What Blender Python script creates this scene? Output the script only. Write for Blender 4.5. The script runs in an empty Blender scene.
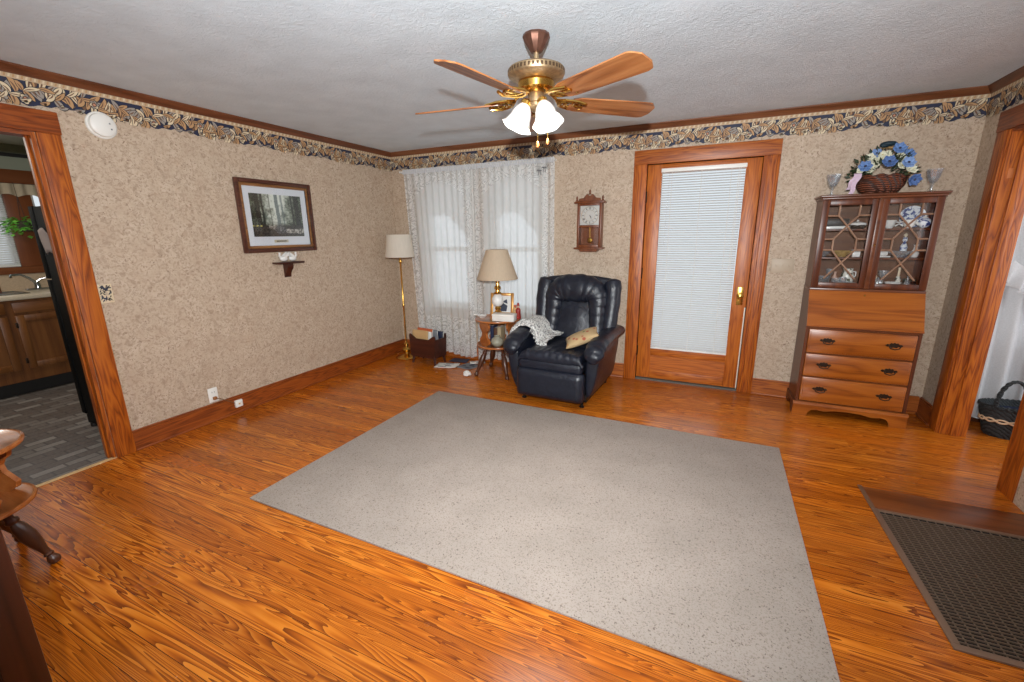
import bpy, bmesh, math, random
from mathutils import Matrix, Vector, Euler, noise as mnoise
import numpy as np
random.seed(7)
PI = math.pi
SC = bpy.context.scene
COL = SC.collection

# ------------------------------------------------------------------ helpers
class MB:
    """collects geometry for ONE mesh object"""
    def __init__(s):
        s.v = []; s.f = []; s.m = []; s.M = Matrix.Identity(4)
    def add(s, verts, faces, mat=0):
        o = len(s.v)
        s.v += [tuple(s.M @ Vector(p)) for p in verts]
        s.f += [tuple(i + o for i in f) for f in faces]
        s.m += [mat] * len(faces)
        return s
    def frombm(s, bm, mat=0):
        bm.verts.ensure_lookup_table()
        for i, v in enumerate(bm.verts): v.index = i
        s.add([v.co.copy() for v in bm.verts], [[v.index for v in f.verts] for f in bm.faces], mat)
        bm.free(); return s
    def box(s, x0, x1, y0, y1, z0, z1, mat=0, bev=0, seg=2):
        bm = bmesh.new()
        bmesh.ops.create_cube(bm, size=1)
        for v in bm.verts:
            v.co = Vector(((x0 + x1) / 2 + v.co.x * (x1 - x0), (y0 + y1) / 2 + v.co.y * (y1 - y0), (z0 + z1) / 2 + v.co.z * (z1 - z0)))
        if bev > 0:
            bev = min(bev, .49 * min(abs(x1 - x0), abs(y1 - y0), abs(z1 - z0)))
            bmesh.ops.bevel(bm, geom=bm.edges[:], offset=bev, segments=seg, affect='EDGES', profile=.5)
        return s.frombm(bm, mat)
    def prism(s, poly, a0, a1, plane='xz', mat=0):
        """poly (u,v) extruded along the third axis from a0 to a1"""
        def P(u, v, a):
            return {'xz': (u, a, v), 'yz': (a, u, v), 'xy': (u, v, a)}[plane]
        n = len(poly)
        vs = [P(u, v, a0) for u, v in poly] + [P(u, v, a1) for u, v in poly]
        fs = [tuple(range(n)), tuple(range(2 * n - 1, n - 1, -1))]
        fs += [(i, i + n, (i + 1) % n + n, (i + 1) % n) for i in range(n)]
        return s.add(vs, fs, mat)
    def lathe(s, prof, n=24, c=(0, 0, 0), mat=0, sx=1, sy=1, wob=None):
        vs = []; fs = []
        for j, (r, z) in enumerate(prof):
            for i in range(n):
                a = 2 * PI * i / n
                k = 1 if wob is None else wob(a, j)
                vs.append((c[0] + r * k * math.cos(a) * sx, c[1] + r * k * math.sin(a) * sy, c[2] + z))
        for j in range(len(prof) - 1):
            for i in range(n):
                k = (i + 1) % n
                fs.append((j * n + i, j * n + k, (j + 1) * n + k, (j + 1) * n + i))
        if prof[0][0] > 1e-4: fs.append(tuple(range(n - 1, -1, -1)))
        if prof[-1][0] > 1e-4: fs.append(tuple(range((len(prof) - 1) * n, len(prof) * n)))
        return s.add(vs, fs, mat)
    def tube(s, pts, r, n=10, mat=0, closed=False, caps=True, ref=None, r2=None, rf=None):
        """swept tube; r scalar or list; r2 second radius (along ref) scalar or list"""
        P = [Vector(p) for p in pts]; m = len(P)
        R = r if isinstance(r, (list, tuple)) else [r] * m
        R2 = R if r2 is None else (r2 if isinstance(r2, (list, tuple)) else [r2] * m)
        vs = []; fs = []
        up = None
        for i in range(m):
            a = P[(i - 1) % m] if (closed or i > 0) else P[i]
            b = P[(i + 1) % m] if (closed or i < m - 1) else P[i]
            t = (b - a).normalized()
            if ref is not None: up = Vector(ref)
            elif up is None: up = Vector((0, 0, 1)) if abs(t.z) < .9 else Vector((1, 0, 0))
            sd = t.cross(up)
            if sd.length < 1e-6: sd = t.orthogonal()
            sd.normalize(); u2 = sd.cross(t).normalized()
            if ref is None: up = u2
            for k in range(n):
                an = 2 * PI * k / n
                q = 1 if rf is None else rf(i, an)
                vs.append(P[i] + sd * math.cos(an) * R[i] * q + u2 * math.sin(an) * R2[i] * q)
        L = m if closed else m - 1
        for i in range(L):
            j = (i + 1) % m
            for k in range(n):
                l = (k + 1) % n
                fs.append((i * n + k, i * n + l, j * n + l, j * n + k))
        if caps and not closed:
            fs.append(tuple(range(n - 1, -1, -1))); fs.append(tuple(range((m - 1) * n, m * n)))
        return s.add(vs, fs, mat)
    def ell(s, c, r, nu=16, nv=10, mat=0, p=1.0):
        vs = []; fs = []
        sg = lambda x: math.copysign(abs(x) ** p, x)
        for j in range(nv + 1):
            b = -PI / 2 + PI * j / nv
            for i in range(nu):
                a = 2 * PI * i / nu
                vs.append((c[0] + r[0] * sg(math.cos(b)) * sg(math.cos(a)), c[1] + r[1] * sg(math.cos(b)) * sg(math.sin(a)), c[2] + r[2] * sg(math.sin(b))))
        for j in range(nv):
            for i in range(nu):
                k = (i + 1) % nu
                fs.append((j * nu + i, j * nu + k, (j + 1) * nu + k, (j + 1) * nu + i))
        return s.add(vs, fs, mat)
    def grid(s, fn, nu, nv, mat=0, wrapu=False):
        vs = [fn(i / (nu if wrapu else nu - 1), j / (nv - 1)) for j in range(nv) for i in range(nu)]
        fs = []
        for j in range(nv - 1):
            for i in range(nu if wrapu else nu - 1):
                k = (i + 1) % nu
                fs.append((j * nu + i, j * nu + k, (j + 1) * nu + k, (j + 1) * nu + i))
        return s.add(vs, fs, mat)
    def poly(s, pts, mat=0):
        return s.add(pts, [tuple(range(len(pts)))], mat)

def build(name, mb, mats, parent=None, loc=None, rot=None, smooth=True, ang=38, fixn=True):
    me = bpy.data.meshes.new(name)
    me.from_pydata([tuple(v) for v in mb.v], [], mb.f)
    if not isinstance(mats, (list, tuple)): mats = [mats]
    for m in mats: me.materials.append(m)
    me.polygons.foreach_set('material_index', mb.m)
    if fixn:
        bm = bmesh.new(); bm.from_mesh(me)
        bmesh.ops.remove_doubles(bm, verts=bm.verts, dist=1e-6)
        bmesh.ops.recalc_face_normals(bm, faces=bm.faces); bm.to_mesh(me); bm.free()
    if smooth:
        me.polygons.foreach_set('use_smooth', [True] * len(me.polygons))
        me.set_sharp_from_angle(angle=math.radians(ang))
    me.update()
    o = bpy.data.objects.new(name, me); COL.objects.link(o)
    if parent is not None: o.parent = parent
    if loc is not None: o.location = loc
    if rot is not None: o.rotation_euler = rot
    return o

def subsurf(o, lv=2):
    m = o.modifiers.new('smooth', 'SUBSURF'); m.levels = lv; m.render_levels = lv
    return o
def solid(o, t, off=0):
    m = o.modifiers.new('thick', 'SOLIDIFY'); m.thickness = t; m.offset = off
    return o

def tag(o, label, cat, group=None, kind=None):
    o['label'] = label; o['category'] = cat
    if group: o['group'] = group
    if kind: o['kind'] = kind
    return o
def thing(name, label, cat, loc=(0, 0, 0), rz=0, group=None):
    o = bpy.data.objects.new(name, None); COL.objects.link(o)
    o.empty_display_size = .05
    o.location = loc; o.rotation_euler = (0, 0, rz)
    return tag(o, label, cat, group)
def struct(name, mb, mats, parent=None, smooth=True, **k):
    o = build(name, mb, mats, parent, smooth=smooth, **k)
    if parent is None: o['kind'] = 'structure'
    return o
def kids(o): return [c for c in bpy.data.objects if c.parent == o]
def dup(root, loc, rz=0, label=None, group=None):
    r = root.copy(); COL.objects.link(r); r.location = loc; r.rotation_euler = (0, 0, rz)
    if label: r['label'] = label
    if group: r['group'] = group
    for ch in kids(root):
        c = ch.copy(); COL.objects.link(c); c.parent = r
        for g in kids(ch):
            d = g.copy(); COL.objects.link(d); d.parent = c
    return r
def rotM(p, axis, ang):
    return Matrix.Translation(p) @ Matrix.Rotation(ang, 4, axis) @ Matrix.Translation(-Vector(p))

# ------------------------------------------------------------------ materials
def lin(c):
    c = c / 255
    return c / 12.92 if c <= .04045 else ((c + .055) / 1.055) ** 2.4
def rgb(r, g, b): return (lin(r), lin(g), lin(b), 1)

class NT:
    def __init__(s, name):
        s.mat = bpy.data.materials.new(name); s.mat.use_nodes = True
        s.t = s.mat.node_tree; s.t.nodes.clear()
        s.out = s.t.nodes.new('ShaderNodeOutputMaterial')
    def n(s, typ, ins=None, **pr):
        nd = s.t.nodes.new('ShaderNode' + typ)
        for k, v in pr.items(): setattr(nd, k, v)
        for k, v in (ins or {}).items():
            sk = nd.inputs[k]
            if isinstance(v, bpy.types.NodeSocket): s.t.links.new(v, sk)
            else: sk.default_value = v
        return nd
    def math(s, op, a, b=0.0, c=0.0):
        return s.n('Math', {0: a, 1: b, 2: c}, operation=op).outputs[0]
    def ramp(s, fac, stops, interp='LINEAR'):
        nd = s.n('ValToRGB', {0: fac}); r = nd.color_ramp; r.interpolation = interp
        while len(r.elements) > len(stops): r.elements.remove(r.elements[-1])
        while len(r.elements) < len(stops): r.elements.new(.5)
        for e, (p, c) in zip(r.elements, stops): e.position = p; e.color = c
        return nd.outputs[0]
    def mix(s, fac, a, b, blend='MIX'):
        nd = s.n('Mix', data_type='RGBA', blend_type=blend)
        for k, v in ((0, fac), (6, a), (7, b)):
            if isinstance(v, bpy.types.NodeSocket): s.t.links.new(v, nd.inputs[k])
            else: nd.inputs[k].default_value = v
        return nd.outputs[2]
    def noise(s, vec, scale, detail=3, rough=.5, dist=0.0):
        return s.n('TexNoise', {'Vector': vec, 'Scale': scale, 'Detail': detail, 'Roughness': rough, 'Distortion': dist}).outputs[0]
    def obj(s): return s.n('TexCoord').outputs['Object']
    def mapping(s, vec, scale=(1, 1, 1), loc=(0, 0, 0), rot=(0, 0, 0)):
        return s.n('Mapping', {'Vector': vec, 'Scale': scale, 'Location': loc, 'Rotation': rot}).outputs[0]
    def bump(s, h, strength=.2, dist=.01):
        return s.n('Bump', {'Height': h, 'Strength': strength, 'Distance': dist}).outputs[0]
    def pbr(s, color, rough=.5, metal=0., normal=None, **kw):
        ins = {'Base Color': color, 'Roughness': rough, 'Metallic': metal}
        if normal is not None: ins['Normal'] = normal
        ins.update(kw)
        nd = s.n('BsdfPrincipled', ins)
        s.t.links.new(nd.outputs[0], s.out.inputs[0])
        return s.mat

def plain(name, c, rough=.5, metal=0., bump=0, bscale=60, var=.0, **kw):
    t = NT(name)
    col = c; nm = None
    if var > 0 or bump > 0:
        nz = t.noise(t.obj(), bscale, 4)
        if var > 0:
            d = tuple(x * (1 - var) for x in c[:3]) + (1,); l = tuple(min(1, x * (1 + var)) for x in c[:3]) + (1,)
            col = t.ramp(nz, [(.3, d), (.7, l)])
        if bump > 0: nm = t.bump(nz, bump, .004)
    return t.pbr(col, rough, metal, nm, **kw)

def wood(name, dark, mid, light, axis='z', rough=.35, freq=7., sc=9., fine=.5, coat=.0, stretch=.09):
    t = NT(name)
    rnd = t.n('ObjectInfo').outputs['Random']
    off = t.n('CombineXYZ', {0: t.math('MULTIPLY', rnd, 31.), 1: t.math('MULTIPLY', rnd, 17.), 2: t.math('MULTIPLY', rnd, 53.)}).outputs[0]
    v = t.n('VectorMath', {0: t.obj(), 1: off}, operation='ADD').outputs[0]
    s1 = [sc, sc, sc]; s2 = [160, 160, 160]; k = 'xyz'.index(axis); s1[k] = sc * stretch; s2[k] = 5
    n1 = t.noise(t.mapping(v, tuple(s1)), 1., 2, .45, .35)
    rings = t.math('PINGPONG', t.math('MULTIPLY', n1, freq), .5)
    n2 = t.noise(t.mapping(v, tuple(s2)), 1., 3, .6)
    f = t.math('ADD', t.math('MULTIPLY', rings, 2 * (1 - fine)), t.math('MULTIPLY', n2, fine))
    col = t.ramp(f, [(.12, dark), (.42, mid), (.85, light)])
    nm = t.bump(f, .12, .002)
    return t.pbr(col, rough, 0, nm, **({'Coat Weight': coat, 'Coat Roughness': .15} if coat else {}))

M = {}
# trims: honey/red brown varnished pine
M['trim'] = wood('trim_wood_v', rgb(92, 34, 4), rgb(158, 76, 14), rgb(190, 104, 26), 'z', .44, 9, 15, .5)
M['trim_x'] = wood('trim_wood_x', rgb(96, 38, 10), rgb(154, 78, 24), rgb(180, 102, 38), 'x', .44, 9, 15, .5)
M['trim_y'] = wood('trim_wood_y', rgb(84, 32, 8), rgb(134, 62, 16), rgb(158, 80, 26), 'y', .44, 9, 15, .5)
M['door'] = wood('door_wood_v', rgb(120, 52, 8), rgb(172, 88, 20), rgb(194, 110, 34), 'z', .42, 8, 14, .55)
M['door_x'] = wood('door_wood_x', rgb(120, 52, 8), rgb(172, 88, 20), rgb(194, 110, 34), 'x', .42, 8, 14, .55)
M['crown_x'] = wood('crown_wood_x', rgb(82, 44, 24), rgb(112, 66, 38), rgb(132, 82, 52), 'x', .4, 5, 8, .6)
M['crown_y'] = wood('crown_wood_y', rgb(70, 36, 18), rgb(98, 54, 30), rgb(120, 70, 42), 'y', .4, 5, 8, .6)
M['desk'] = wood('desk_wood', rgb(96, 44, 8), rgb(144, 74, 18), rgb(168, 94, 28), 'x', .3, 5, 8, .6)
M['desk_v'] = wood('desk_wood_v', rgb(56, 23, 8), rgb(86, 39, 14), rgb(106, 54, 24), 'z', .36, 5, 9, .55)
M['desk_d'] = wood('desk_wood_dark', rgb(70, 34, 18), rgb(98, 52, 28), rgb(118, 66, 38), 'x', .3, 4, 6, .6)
M['cherry'] = wood('cherry_wood', rgb(40, 17, 10), rgb(60, 26, 16), rgb(76, 36, 22), 'x', .35, 4, 8, .6)
M['maple'] = wood('table_wood', rgb(130, 66, 24), rgb(166, 94, 42), rgb(186, 116, 60), 'x', .3, 4, 8, .6, coat=.7)
M['turned'] = wood('turned_dark_wood', rgb(50, 26, 14), rgb(72, 38, 22), rgb(88, 50, 30), 'z', .3, 3, 10, .7)
M['blade'] = wood('blade_wood', rgb(104, 56, 24), rgb(150, 92, 50), rgb(172, 114, 68), 'x', .35, 7, 9, .4)
M['kcab'] = wood('kitchen_cabinet_wood', rgb(78, 42, 16), rgb(112, 66, 28), rgb(130, 82, 40), 'z', .4, 4, 6, .6)
M['kcab_x'] = wood('kitchen_cabinet_wood_y', rgb(78, 42, 16), rgb(112, 66, 28), rgb(130, 82, 40), 'y', .4, 4, 6, .6)
M['kbrown'] = wood('kitchen_panel_wood', rgb(88, 42, 18), rgb(112, 58, 26), rgb(126, 70, 36), 'z', .4, 3, 4, .7)
M['darkcab'] = wood('dark_cabinet_wood', rgb(26, 9, 3), rgb(48, 18, 6), rgb(62, 25, 9), 'z', .35, 4, 8, .5)
M['clockwood'] = wood('clock_wood', rgb(74, 34, 16), rgb(108, 56, 28), rgb(128, 72, 40), 'z', .35, 4, 14, .6)

def floor_mat():
    t = NT('heart_pine_floor')
    o = t.obj()
    sx = t.n('SeparateXYZ', {0: o})
    x, y = sx.outputs[0], sx.outputs[1]
    W = .098
    yk = t.math('DIVIDE', y, W)
    k = t.math('FLOOR', yk)
    fr = t.math('SUBTRACT', yk, k)
    wn = t.n('TexWhiteNoise', {'W': k}, noise_dimensions='1D')
    r1 = wn.outputs['Value']
    xo = t.math('ADD', x, t.math('MULTIPLY', r1, 37.))
    # board ends
    kx = t.math('FLOOR', t.math('DIVIDE', xo, 3.1))
    wn2 = t.n('TexWhiteNoise', {'Vector': t.n('CombineXYZ', {0: k, 1: kx}).outputs[0]}, noise_dimensions='2D')
    r2 = wn2.outputs['Value']
    v = t.n('CombineXYZ', {0: t.math('MULTIPLY', xo, .8), 1: t.math('MULTIPLY', y, 15.), 2: t.math('MULTIPLY', r2, 40.)}).outputs[0]
    n1 = t.noise(v, 1., 2.5, .45, .55)
    fq = t.math('ADD', 13., t.math('MULTIPLY', r2, 14.))
    saw = t.math('FRACT', t.math('MULTIPLY', n1, fq))
    v2 = t.n('CombineXYZ', {0: t.math('MULTIPLY', xo, 5.), 1: t.math('MULTIPLY', y, 240.), 2: r2}).outputs[0]
    n2 = t.noise(v2, 1., 3, .6)
    grain = t.math('ADD', t.math('MULTIPLY', saw, .72), t.math('MULTIPLY', n2, .34))
    c1 = t.ramp(grain, [(.10, rgb(224, 140, 46)), (.42, rgb(205, 115, 26)), (.68, rgb(166, 80, 12)), (.95, rgb(86, 32, 4))])
    c2 = t.ramp(grain, [(.10, rgb(216, 122, 28)), (.5, rgb(186, 93, 12)), (.95, rgb(96, 37, 4))])
    col = t.mix(r2, c1, c2)
    # per board tint
    tint = t.ramp(r1, [(0, (.78, .72, .68, 1)), (.5, (1, 1, 1, 1)), (1, (1.12, 1.08, 1.0, 1))])
    col = t.mix(1.0, col, tint, 'MULTIPLY')
    # worn darker marks and knots
    st = t.noise(t.mapping(o, (1.6, 6, 1)), 1.6, 4, .6, .4)
    col = t.mix(t.ramp(st, [(.66, (0, 0, 0, 1)), (.80, (.6, .6, .6, 1))]), col, rgb(70, 32, 14))
    wear = t.noise(t.mapping(o, (.9, 1.6, 1)), 1.1, 3, .5)
    col = t.mix(t.ramp(wear, [(.35, (0, 0, 0, 1)), (.75, (.35, .35, .35, 1))]), col, rgb(178, 104, 40))
    gap = t.math('LESS_THAN', t.math('ABSOLUTE', t.math('SUBTRACT', fr, .5)), .489)
    col = t.mix(gap, rgb(72, 30, 6), col)
    ro = t.ramp(t.noise(o, 3., 3), [(.3, (.16, .16, .16, 1)), (.7, (.29, .29, .29, 1))])
    nm = t.bump(t.math('ADD', t.math('MULTIPLY', grain, .25), gap), .12, .002)
    return t.pbr(col, ro, 0, nm)
M['floor'] = floor_mat()

def wallpaper():
    t = NT('mottled_wallpaper')
    o = t.obj()
    a = t.noise(o, 9, 6, .68, .5)
    b = t.noise(o, 34, 5, .7, 1.2)
    c = t.noise(t.mapping(o, (1, 1, 1), (7, 3, 9)), 70, 3, .6, .6)
    base = t.ramp(a, [(.34, rgb(184, 162, 140)), (.5, rgb(192, 172, 150)), (.66, rgb(200, 181, 160))])
    col = t.mix(t.ramp(b, [(.47, (0, 0, 0, 1)), (.64, (.8, .8, .8, 1))]), base, rgb(156, 132, 110))
    spots = t.math('MULTIPLY', t.ramp(c, [(.57, (0, 0, 0, 1)), (.66, (1, 1, 1, 1))]), t.ramp(a, [(.40, (0, 0, 0, 1)), (.55, (.9, .9, .9, 1))]))
    col = t.mix(spots, col, rgb(128, 102, 82))
    return t.pbr(col, .62, 0, t.bump(b, .05, .002))
M['wall'] = wallpaper()

def ceiling_mat():
    t = NT('textured_white_ceiling')
    o = t.obj()
    a = t.noise(t.mapping(o, (26, 26, 26)), 1., 5, .65, 1.6)
    b = t.noise(o, 5, 3)
    col = t.ramp(b, [(.3, rgb(208, 220, 229)), (.7, rgb(218, 230, 239))])
    return t.pbr(col, .85, 0, t.bump(a, .5, .010))
M['ceiling'] = ceiling_mat()

def rug_mat():
    t = NT('speckled_beige_rug')
    o = t.obj()
    a = t.noise(o, 140, 2, .6); b = t.noise(t.mapping(o, loc=(3, 8, 1)), 115, 2, .6); c = t.noise(o, 4, 2)
    col = t.ramp(c, [(.3, rgb(160, 148, 138)), (.7, rgb(170, 157, 147))])
    col = t.mix(t.ramp(a, [(.53, (0, 0, 0, 1)), (.64, (.7, .7, .7, 1))]), col, rgb(138, 124, 111))
    col = t.mix(t.ramp(b, [(.62, (0, 0, 0, 1)), (.68, (.85, .85, .85, 1))]), col, rgb(100, 86, 76))
    return t.pbr(col, .95, 0, t.bump(a, .4, .006))
M['rug'] = rug_mat()

def leather(name, c1, c2):
    t = NT(name)
    o = t.obj()
    a = t.noise(o, 14, 4, .6, .8); b = t.n('TexVoronoi', {'Vector': o, 'Scale': 190.}).outputs['Distance']
    h = t.math('ADD', t.math('MULTIPLY', a, 1.4), t.math('MULTIPLY', b, .12))
    return t.pbr(t.ramp(a, [(.3, c1), (.75, c2)]), .36, 0, t.bump(h, .35, .012), **{'Specular IOR Level': .55})
M['leather'] = leather('navy_leather', rgb(17, 20, 31), rgb(27, 31, 44))

M['white'] = plain('white_plastic', rgb(232, 230, 224), .4)
M['white_paint'] = plain('white_paint', rgb(214, 212, 208), .5)
M['cream_plate'] = plain('cream_plastic', rgb(186, 168, 146), .5)
M['brass'] = plain('polished_brass', rgb(214, 168, 86), .22, 1., var=.15, bscale=20)
M['antique'] = plain('antique_brass', rgb(176, 150, 116), .38, .85, var=.25, bscale=60)
M['copper'] = plain('antique_copper_brass', rgb(128, 92, 78), .35, .8, var=.25, bscale=30)
M['black_metal'] = plain('black_metal', rgb(30, 27, 25), .4, .6)
M['black'] = plain('black_enamel', rgb(12, 12, 13), .55, bump=.15, bscale=300, **{'Specular IOR Level': .08})
M['bronze'] = plain('dark_bronze', rgb(58, 44, 34), .4, .7)
M['steel'] = plain('chrome', rgb(200, 204, 208), .15, 1.)
M['paper'] = plain('white_paper', rgb(226, 222, 214), .7)
M['shade_glass'] = plain('frosted_white_glass', rgb(244, 242, 238), .35, 0, **{'Subsurface Weight': .3, 'Subsurface Radius': (.02, .02, .02)})
M['ceramic'] = plain('white_ceramic', rgb(228, 226, 222), .2)
M['cream_ceramic'] = plain('cream_ceramic', rgb(222, 205, 176), .3)
M['pinkish'] = plain('pale_pink_ceramic', rgb(206, 168, 150), .3)
M['red'] = plain('painted_red', rgb(150, 38, 30), .4)
M['orange'] = plain('orange_brown_cloth', rgb(190, 92, 50), .8)
M['tan'] = plain('tan_paper', rgb(196, 160, 110), .7)
M['navyp'] = plain('navy_print', rgb(30, 38, 62), .5)
M['grey_print'] = plain('grey_print', rgb(120, 122, 126), .6)
M['counter'] = plain('cream_laminate', rgb(206, 190, 166), .35, var=.06, bscale=90)
M['backsplash'] = plain('beige_backsplash', rgb(180, 156, 128), .5, var=.1)
M['green_wall'] = plain('sage_wall_paint', rgb(150, 152, 132), .7)
M['grey_wall'] = plain('pale_grey_wall_paint', rgb(196, 196, 196), .7)
M['dark_toe'] = plain('dark_toe_kick', rgb(24, 18, 14), .6)
M['rubber'] = plain('weatherstrip_white', rgb(222, 214, 200), .5)

def shade_mat(name, c):
    t = NT(name)
    v = t.noise(t.mapping(t.obj(), (90, 90, 4)), 1., 2)
    col = t.ramp(v, [(.3, tuple(x * .94 for x in c[:3]) + (1,)), (.7, c)])
    d = t.n('BsdfDiffuse', {0: col}); tr = t.n('BsdfTranslucent', {0: col})
    mx = t.n('MixShader', {0: .35, 1: d.outputs[0], 2: tr.outputs[0]})
    t.t.links.new(mx.outputs[0], t.out.inputs[0]); return t.mat
M['shade_white'] = shade_mat('white_lampshade', rgb(240, 232, 218))
M['shade_beige'] = shade_mat('beige_lampshade', rgb(226, 206, 180))

def glass(name='clear_glass', tint=(1, 1, 1, 1), refl=.12):
    t = NT(name)
    tr = t.n('BsdfTransparent', {0: tint}); gl = t.n('BsdfGlossy', {0: (1, 1, 1, 1), 'Roughness': .03})
    lw = t.n('LayerWeight', {0: .35}).outputs['Facing']
    f = t.math('ADD', t.math('MULTIPLY', t.math('POWER', lw, 2.), .6), refl * .4)
    mx = t.n('MixShader', {0: f, 1: tr.outputs[0], 2: gl.outputs[0]})
    t.t.links.new(mx.outputs[0], t.out.inputs[0]); return t.mat
M['glass'] = glass()
def cut_crystal(nm='cut_crystal', hi=.62):
    t = NT(nm)
    v = t.n('TexVoronoi', {'Vector': t.obj(), 'Scale': 130.}).outputs['Distance']
    tr = t.n('BsdfTransparent', {0: (.9, .92, .94, 1)}); gl = t.n('BsdfGlossy', {0: (1, 1, 1, 1), 'Roughness': .12}); df = t.n('BsdfDiffuse', {0: rgb(214, 218, 222)})
    m1 = t.n('MixShader', {0: .45, 1: gl.outputs[0], 2: df.outputs[0]})
    m2 = t.n('MixShader', {0: t.ramp(v, [(.25, (.10, .10, .10, 1)), (.6, (hi, hi, hi, 1))]), 1: tr.outputs[0], 2: m1.outputs[0]})
    t.t.links.new(m2.outputs[0], t.out.inputs[0]); return t.mat
M['crystal'] = cut_crystal(); M['goblet'] = cut_crystal('goblet_glass', .3)

def lace(name, lacy=True):
    """sheer curtain: plain sheer middle, patterned lace on its borders (uv = panel coordinates)"""
    t = NT(name)
    uv = t.n('TexCoord').outputs['UV']
    s = t.n('SeparateXYZ', {0: uv}); u, v = s.outputs[0], s.outputs[1]
    o = t.obj()
    e = t.math('MINIMUM', u, t.math('SUBTRACT', 1., u))            # distance to side edge
    wav = t.math('MULTIPLY', t.math('SINE', t.math('MULTIPLY', v, 34.)), .018)
    # arched top: lace spandrels above an arch
    du = t.math('SUBTRACT', u, .5)
    arch = t.math('SUBTRACT', .93, t.math('MULTIPLY', t.math('MULTIPLY', du, du), .55))
    border = t.math('MAXIMUM', t.math('LESS_THAN', e, t.math('ADD', .13, wav)), t.math('LESS_THAN', v, t.math('ADD', .2, wav)))
    border = t.math('MAXIMUM', border, t.math('GREATER_THAN', v, arch))
    band = t.math('GREATER_THAN', t.math('ADD', e, wav), .05)
    n1 = t.noise(o, 7, 1, .4, 2.)
    cont = t.math('PINGPONG', t.math('MULTIPLY', n1, 7.), .5)
    motif = t.ramp(cont, [(.14, (0, 0, 0, 1)), (.22, (1, 1, 1, 1))])
    net = .58
    opb = t.math('ADD', .56, t.math('MULTIPLY', motif, .36))
    fold = t.noise(t.mapping(o, (30, 30, .4)), 1., 2, .5)
    ops = t.math('ADD', .64, t.math('MULTIPLY', fold, .16))
    op = t.math('ADD', t.math('MULTIPLY', border, opb), t.math('MULTIPLY', t.math('SUBTRACT', 1., border), ops))
    col = rgb(238, 238, 236)
    d = t.n('BsdfDiffuse', {0: col}); tl = t.n('BsdfTranslucent', {0: col})
    m1 = t.n('MixShader', {0: .45, 1: d.outputs[0], 2: tl.outputs[0]})
    tr = t.n('BsdfTransparent')
    m2 = t.n('MixShader', {0: op, 1: tr.outputs[0], 2: m1.outputs[0]})
    t.t.links.new(m2.outputs[0], t.out.inputs[0]); return t.mat
M['lace'] = lace('white_lace_sheer')

def cloth(name, c, op=1., transl=.3, scale=120):
    t = NT(name)
    nz = t.noise(t.obj(), scale, 3)
    col = t.ramp(nz, [(.3, tuple(x * .9 for x in c[:3]) + (1,)), (.7, c)])
    d = t.n('BsdfDiffuse', {0: col}); tl = t.n('BsdfTranslucent', {0: col})
    m1 = t.n('MixShader', {0: transl, 1: d.outputs[0], 2: tl.outputs[0]})
    if op < 1:
        tr = t.n('BsdfTransparent'); m1 = t.n('MixShader', {0: op, 1: tr.outputs[0], 2: m1.outputs[0]})
    t.t.links.new(m1.outputs[0], t.out.inputs[0]); return t.mat
M['swag'] = cloth('white_swag_fabric', rgb(228, 228, 226), .9, .35)
M['white_cloth'] = cloth('white_ruffled_cotton', rgb(226, 226, 228), 1, .4)
M['valance'] = cloth('cream_lace_valance', rgb(214, 196, 168), 1, .3)
M['slat'] = cloth('white_vinyl_slat', rgb(222, 221, 219), 1, .25)

def crochet():
    t = NT('grey_white_crochet')
    o = t.obj()
    a = t.n('TexVoronoi', {'Vector': t.mapping(o, (1, 1, 1)), 'Scale': 62.}).outputs['Distance']
    b = t.noise(o, 48, 3, .6)
    col = t.ramp(t.math('ADD', a, t.math('MULTIPLY', b, .4)), [(.45, rgb(232, 230, 224)), (.78, rgb(204, 201, 196)), (1.0, rgb(128, 126, 126))])
    return t.pbr(col, .95, 0, t.bump(a, .8, .01))
M['crochet'] = crochet()

def floral():
    t = NT('floral_pillow_print')
    o = t.obj()
    v = t.n('TexVoronoi', {'Vector': t.mapping(o, (1, 1, 1)), 'Scale': 16.})
    d = v.outputs['Distance']
    sel = t.n('SeparateColor', {0: v.outputs['Color']}).outputs[0]
    col = t.mix(t.ramp(d, [(.22, (1, 1, 1, 1)), (.34, (0, 0, 0, 1))]), rgb(186, 158, 116), t.ramp(sel, [(.3, rgb(160, 74, 50)), (.6, rgb(104, 110, 62)), (.8, rgb(190, 140, 90))], 'CONSTANT'))
    return t.pbr(col, .85, 0, t.bump(t.noise(o, 150, 2), .2, .003))
M['floral'] = floral()

def weave(name, c1, c2, sx=40, sz=60):
    t = NT(name)
    o = t.obj()
    w1 = t.n('TexWave', {'Vector': o, 'Scale': sz, 'Distortion': 3., 'Detail': 2.}, bands_direction='Z').outputs['Fac']
    w2 = t.n('TexWave', {'Vector': o, 'Scale': sx, 'Distortion': 2.}, bands_direction='DIAGONAL').outputs['Fac']
    f = t.math('MULTIPLY', w1, w2)
    return t.pbr(t.ramp(f, [(.05, c1), (.5, c2)]), .55, 0, t.bump(f, .8, .01))
M['wicker'] = weave('brown_wicker', rgb(56, 26, 14), rgb(128, 68, 42), 14, 22)
M['dark_wicker'] = weave('charcoal_wicker', rgb(20, 24, 26), rgb(58, 64, 66), 30, 40)

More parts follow.
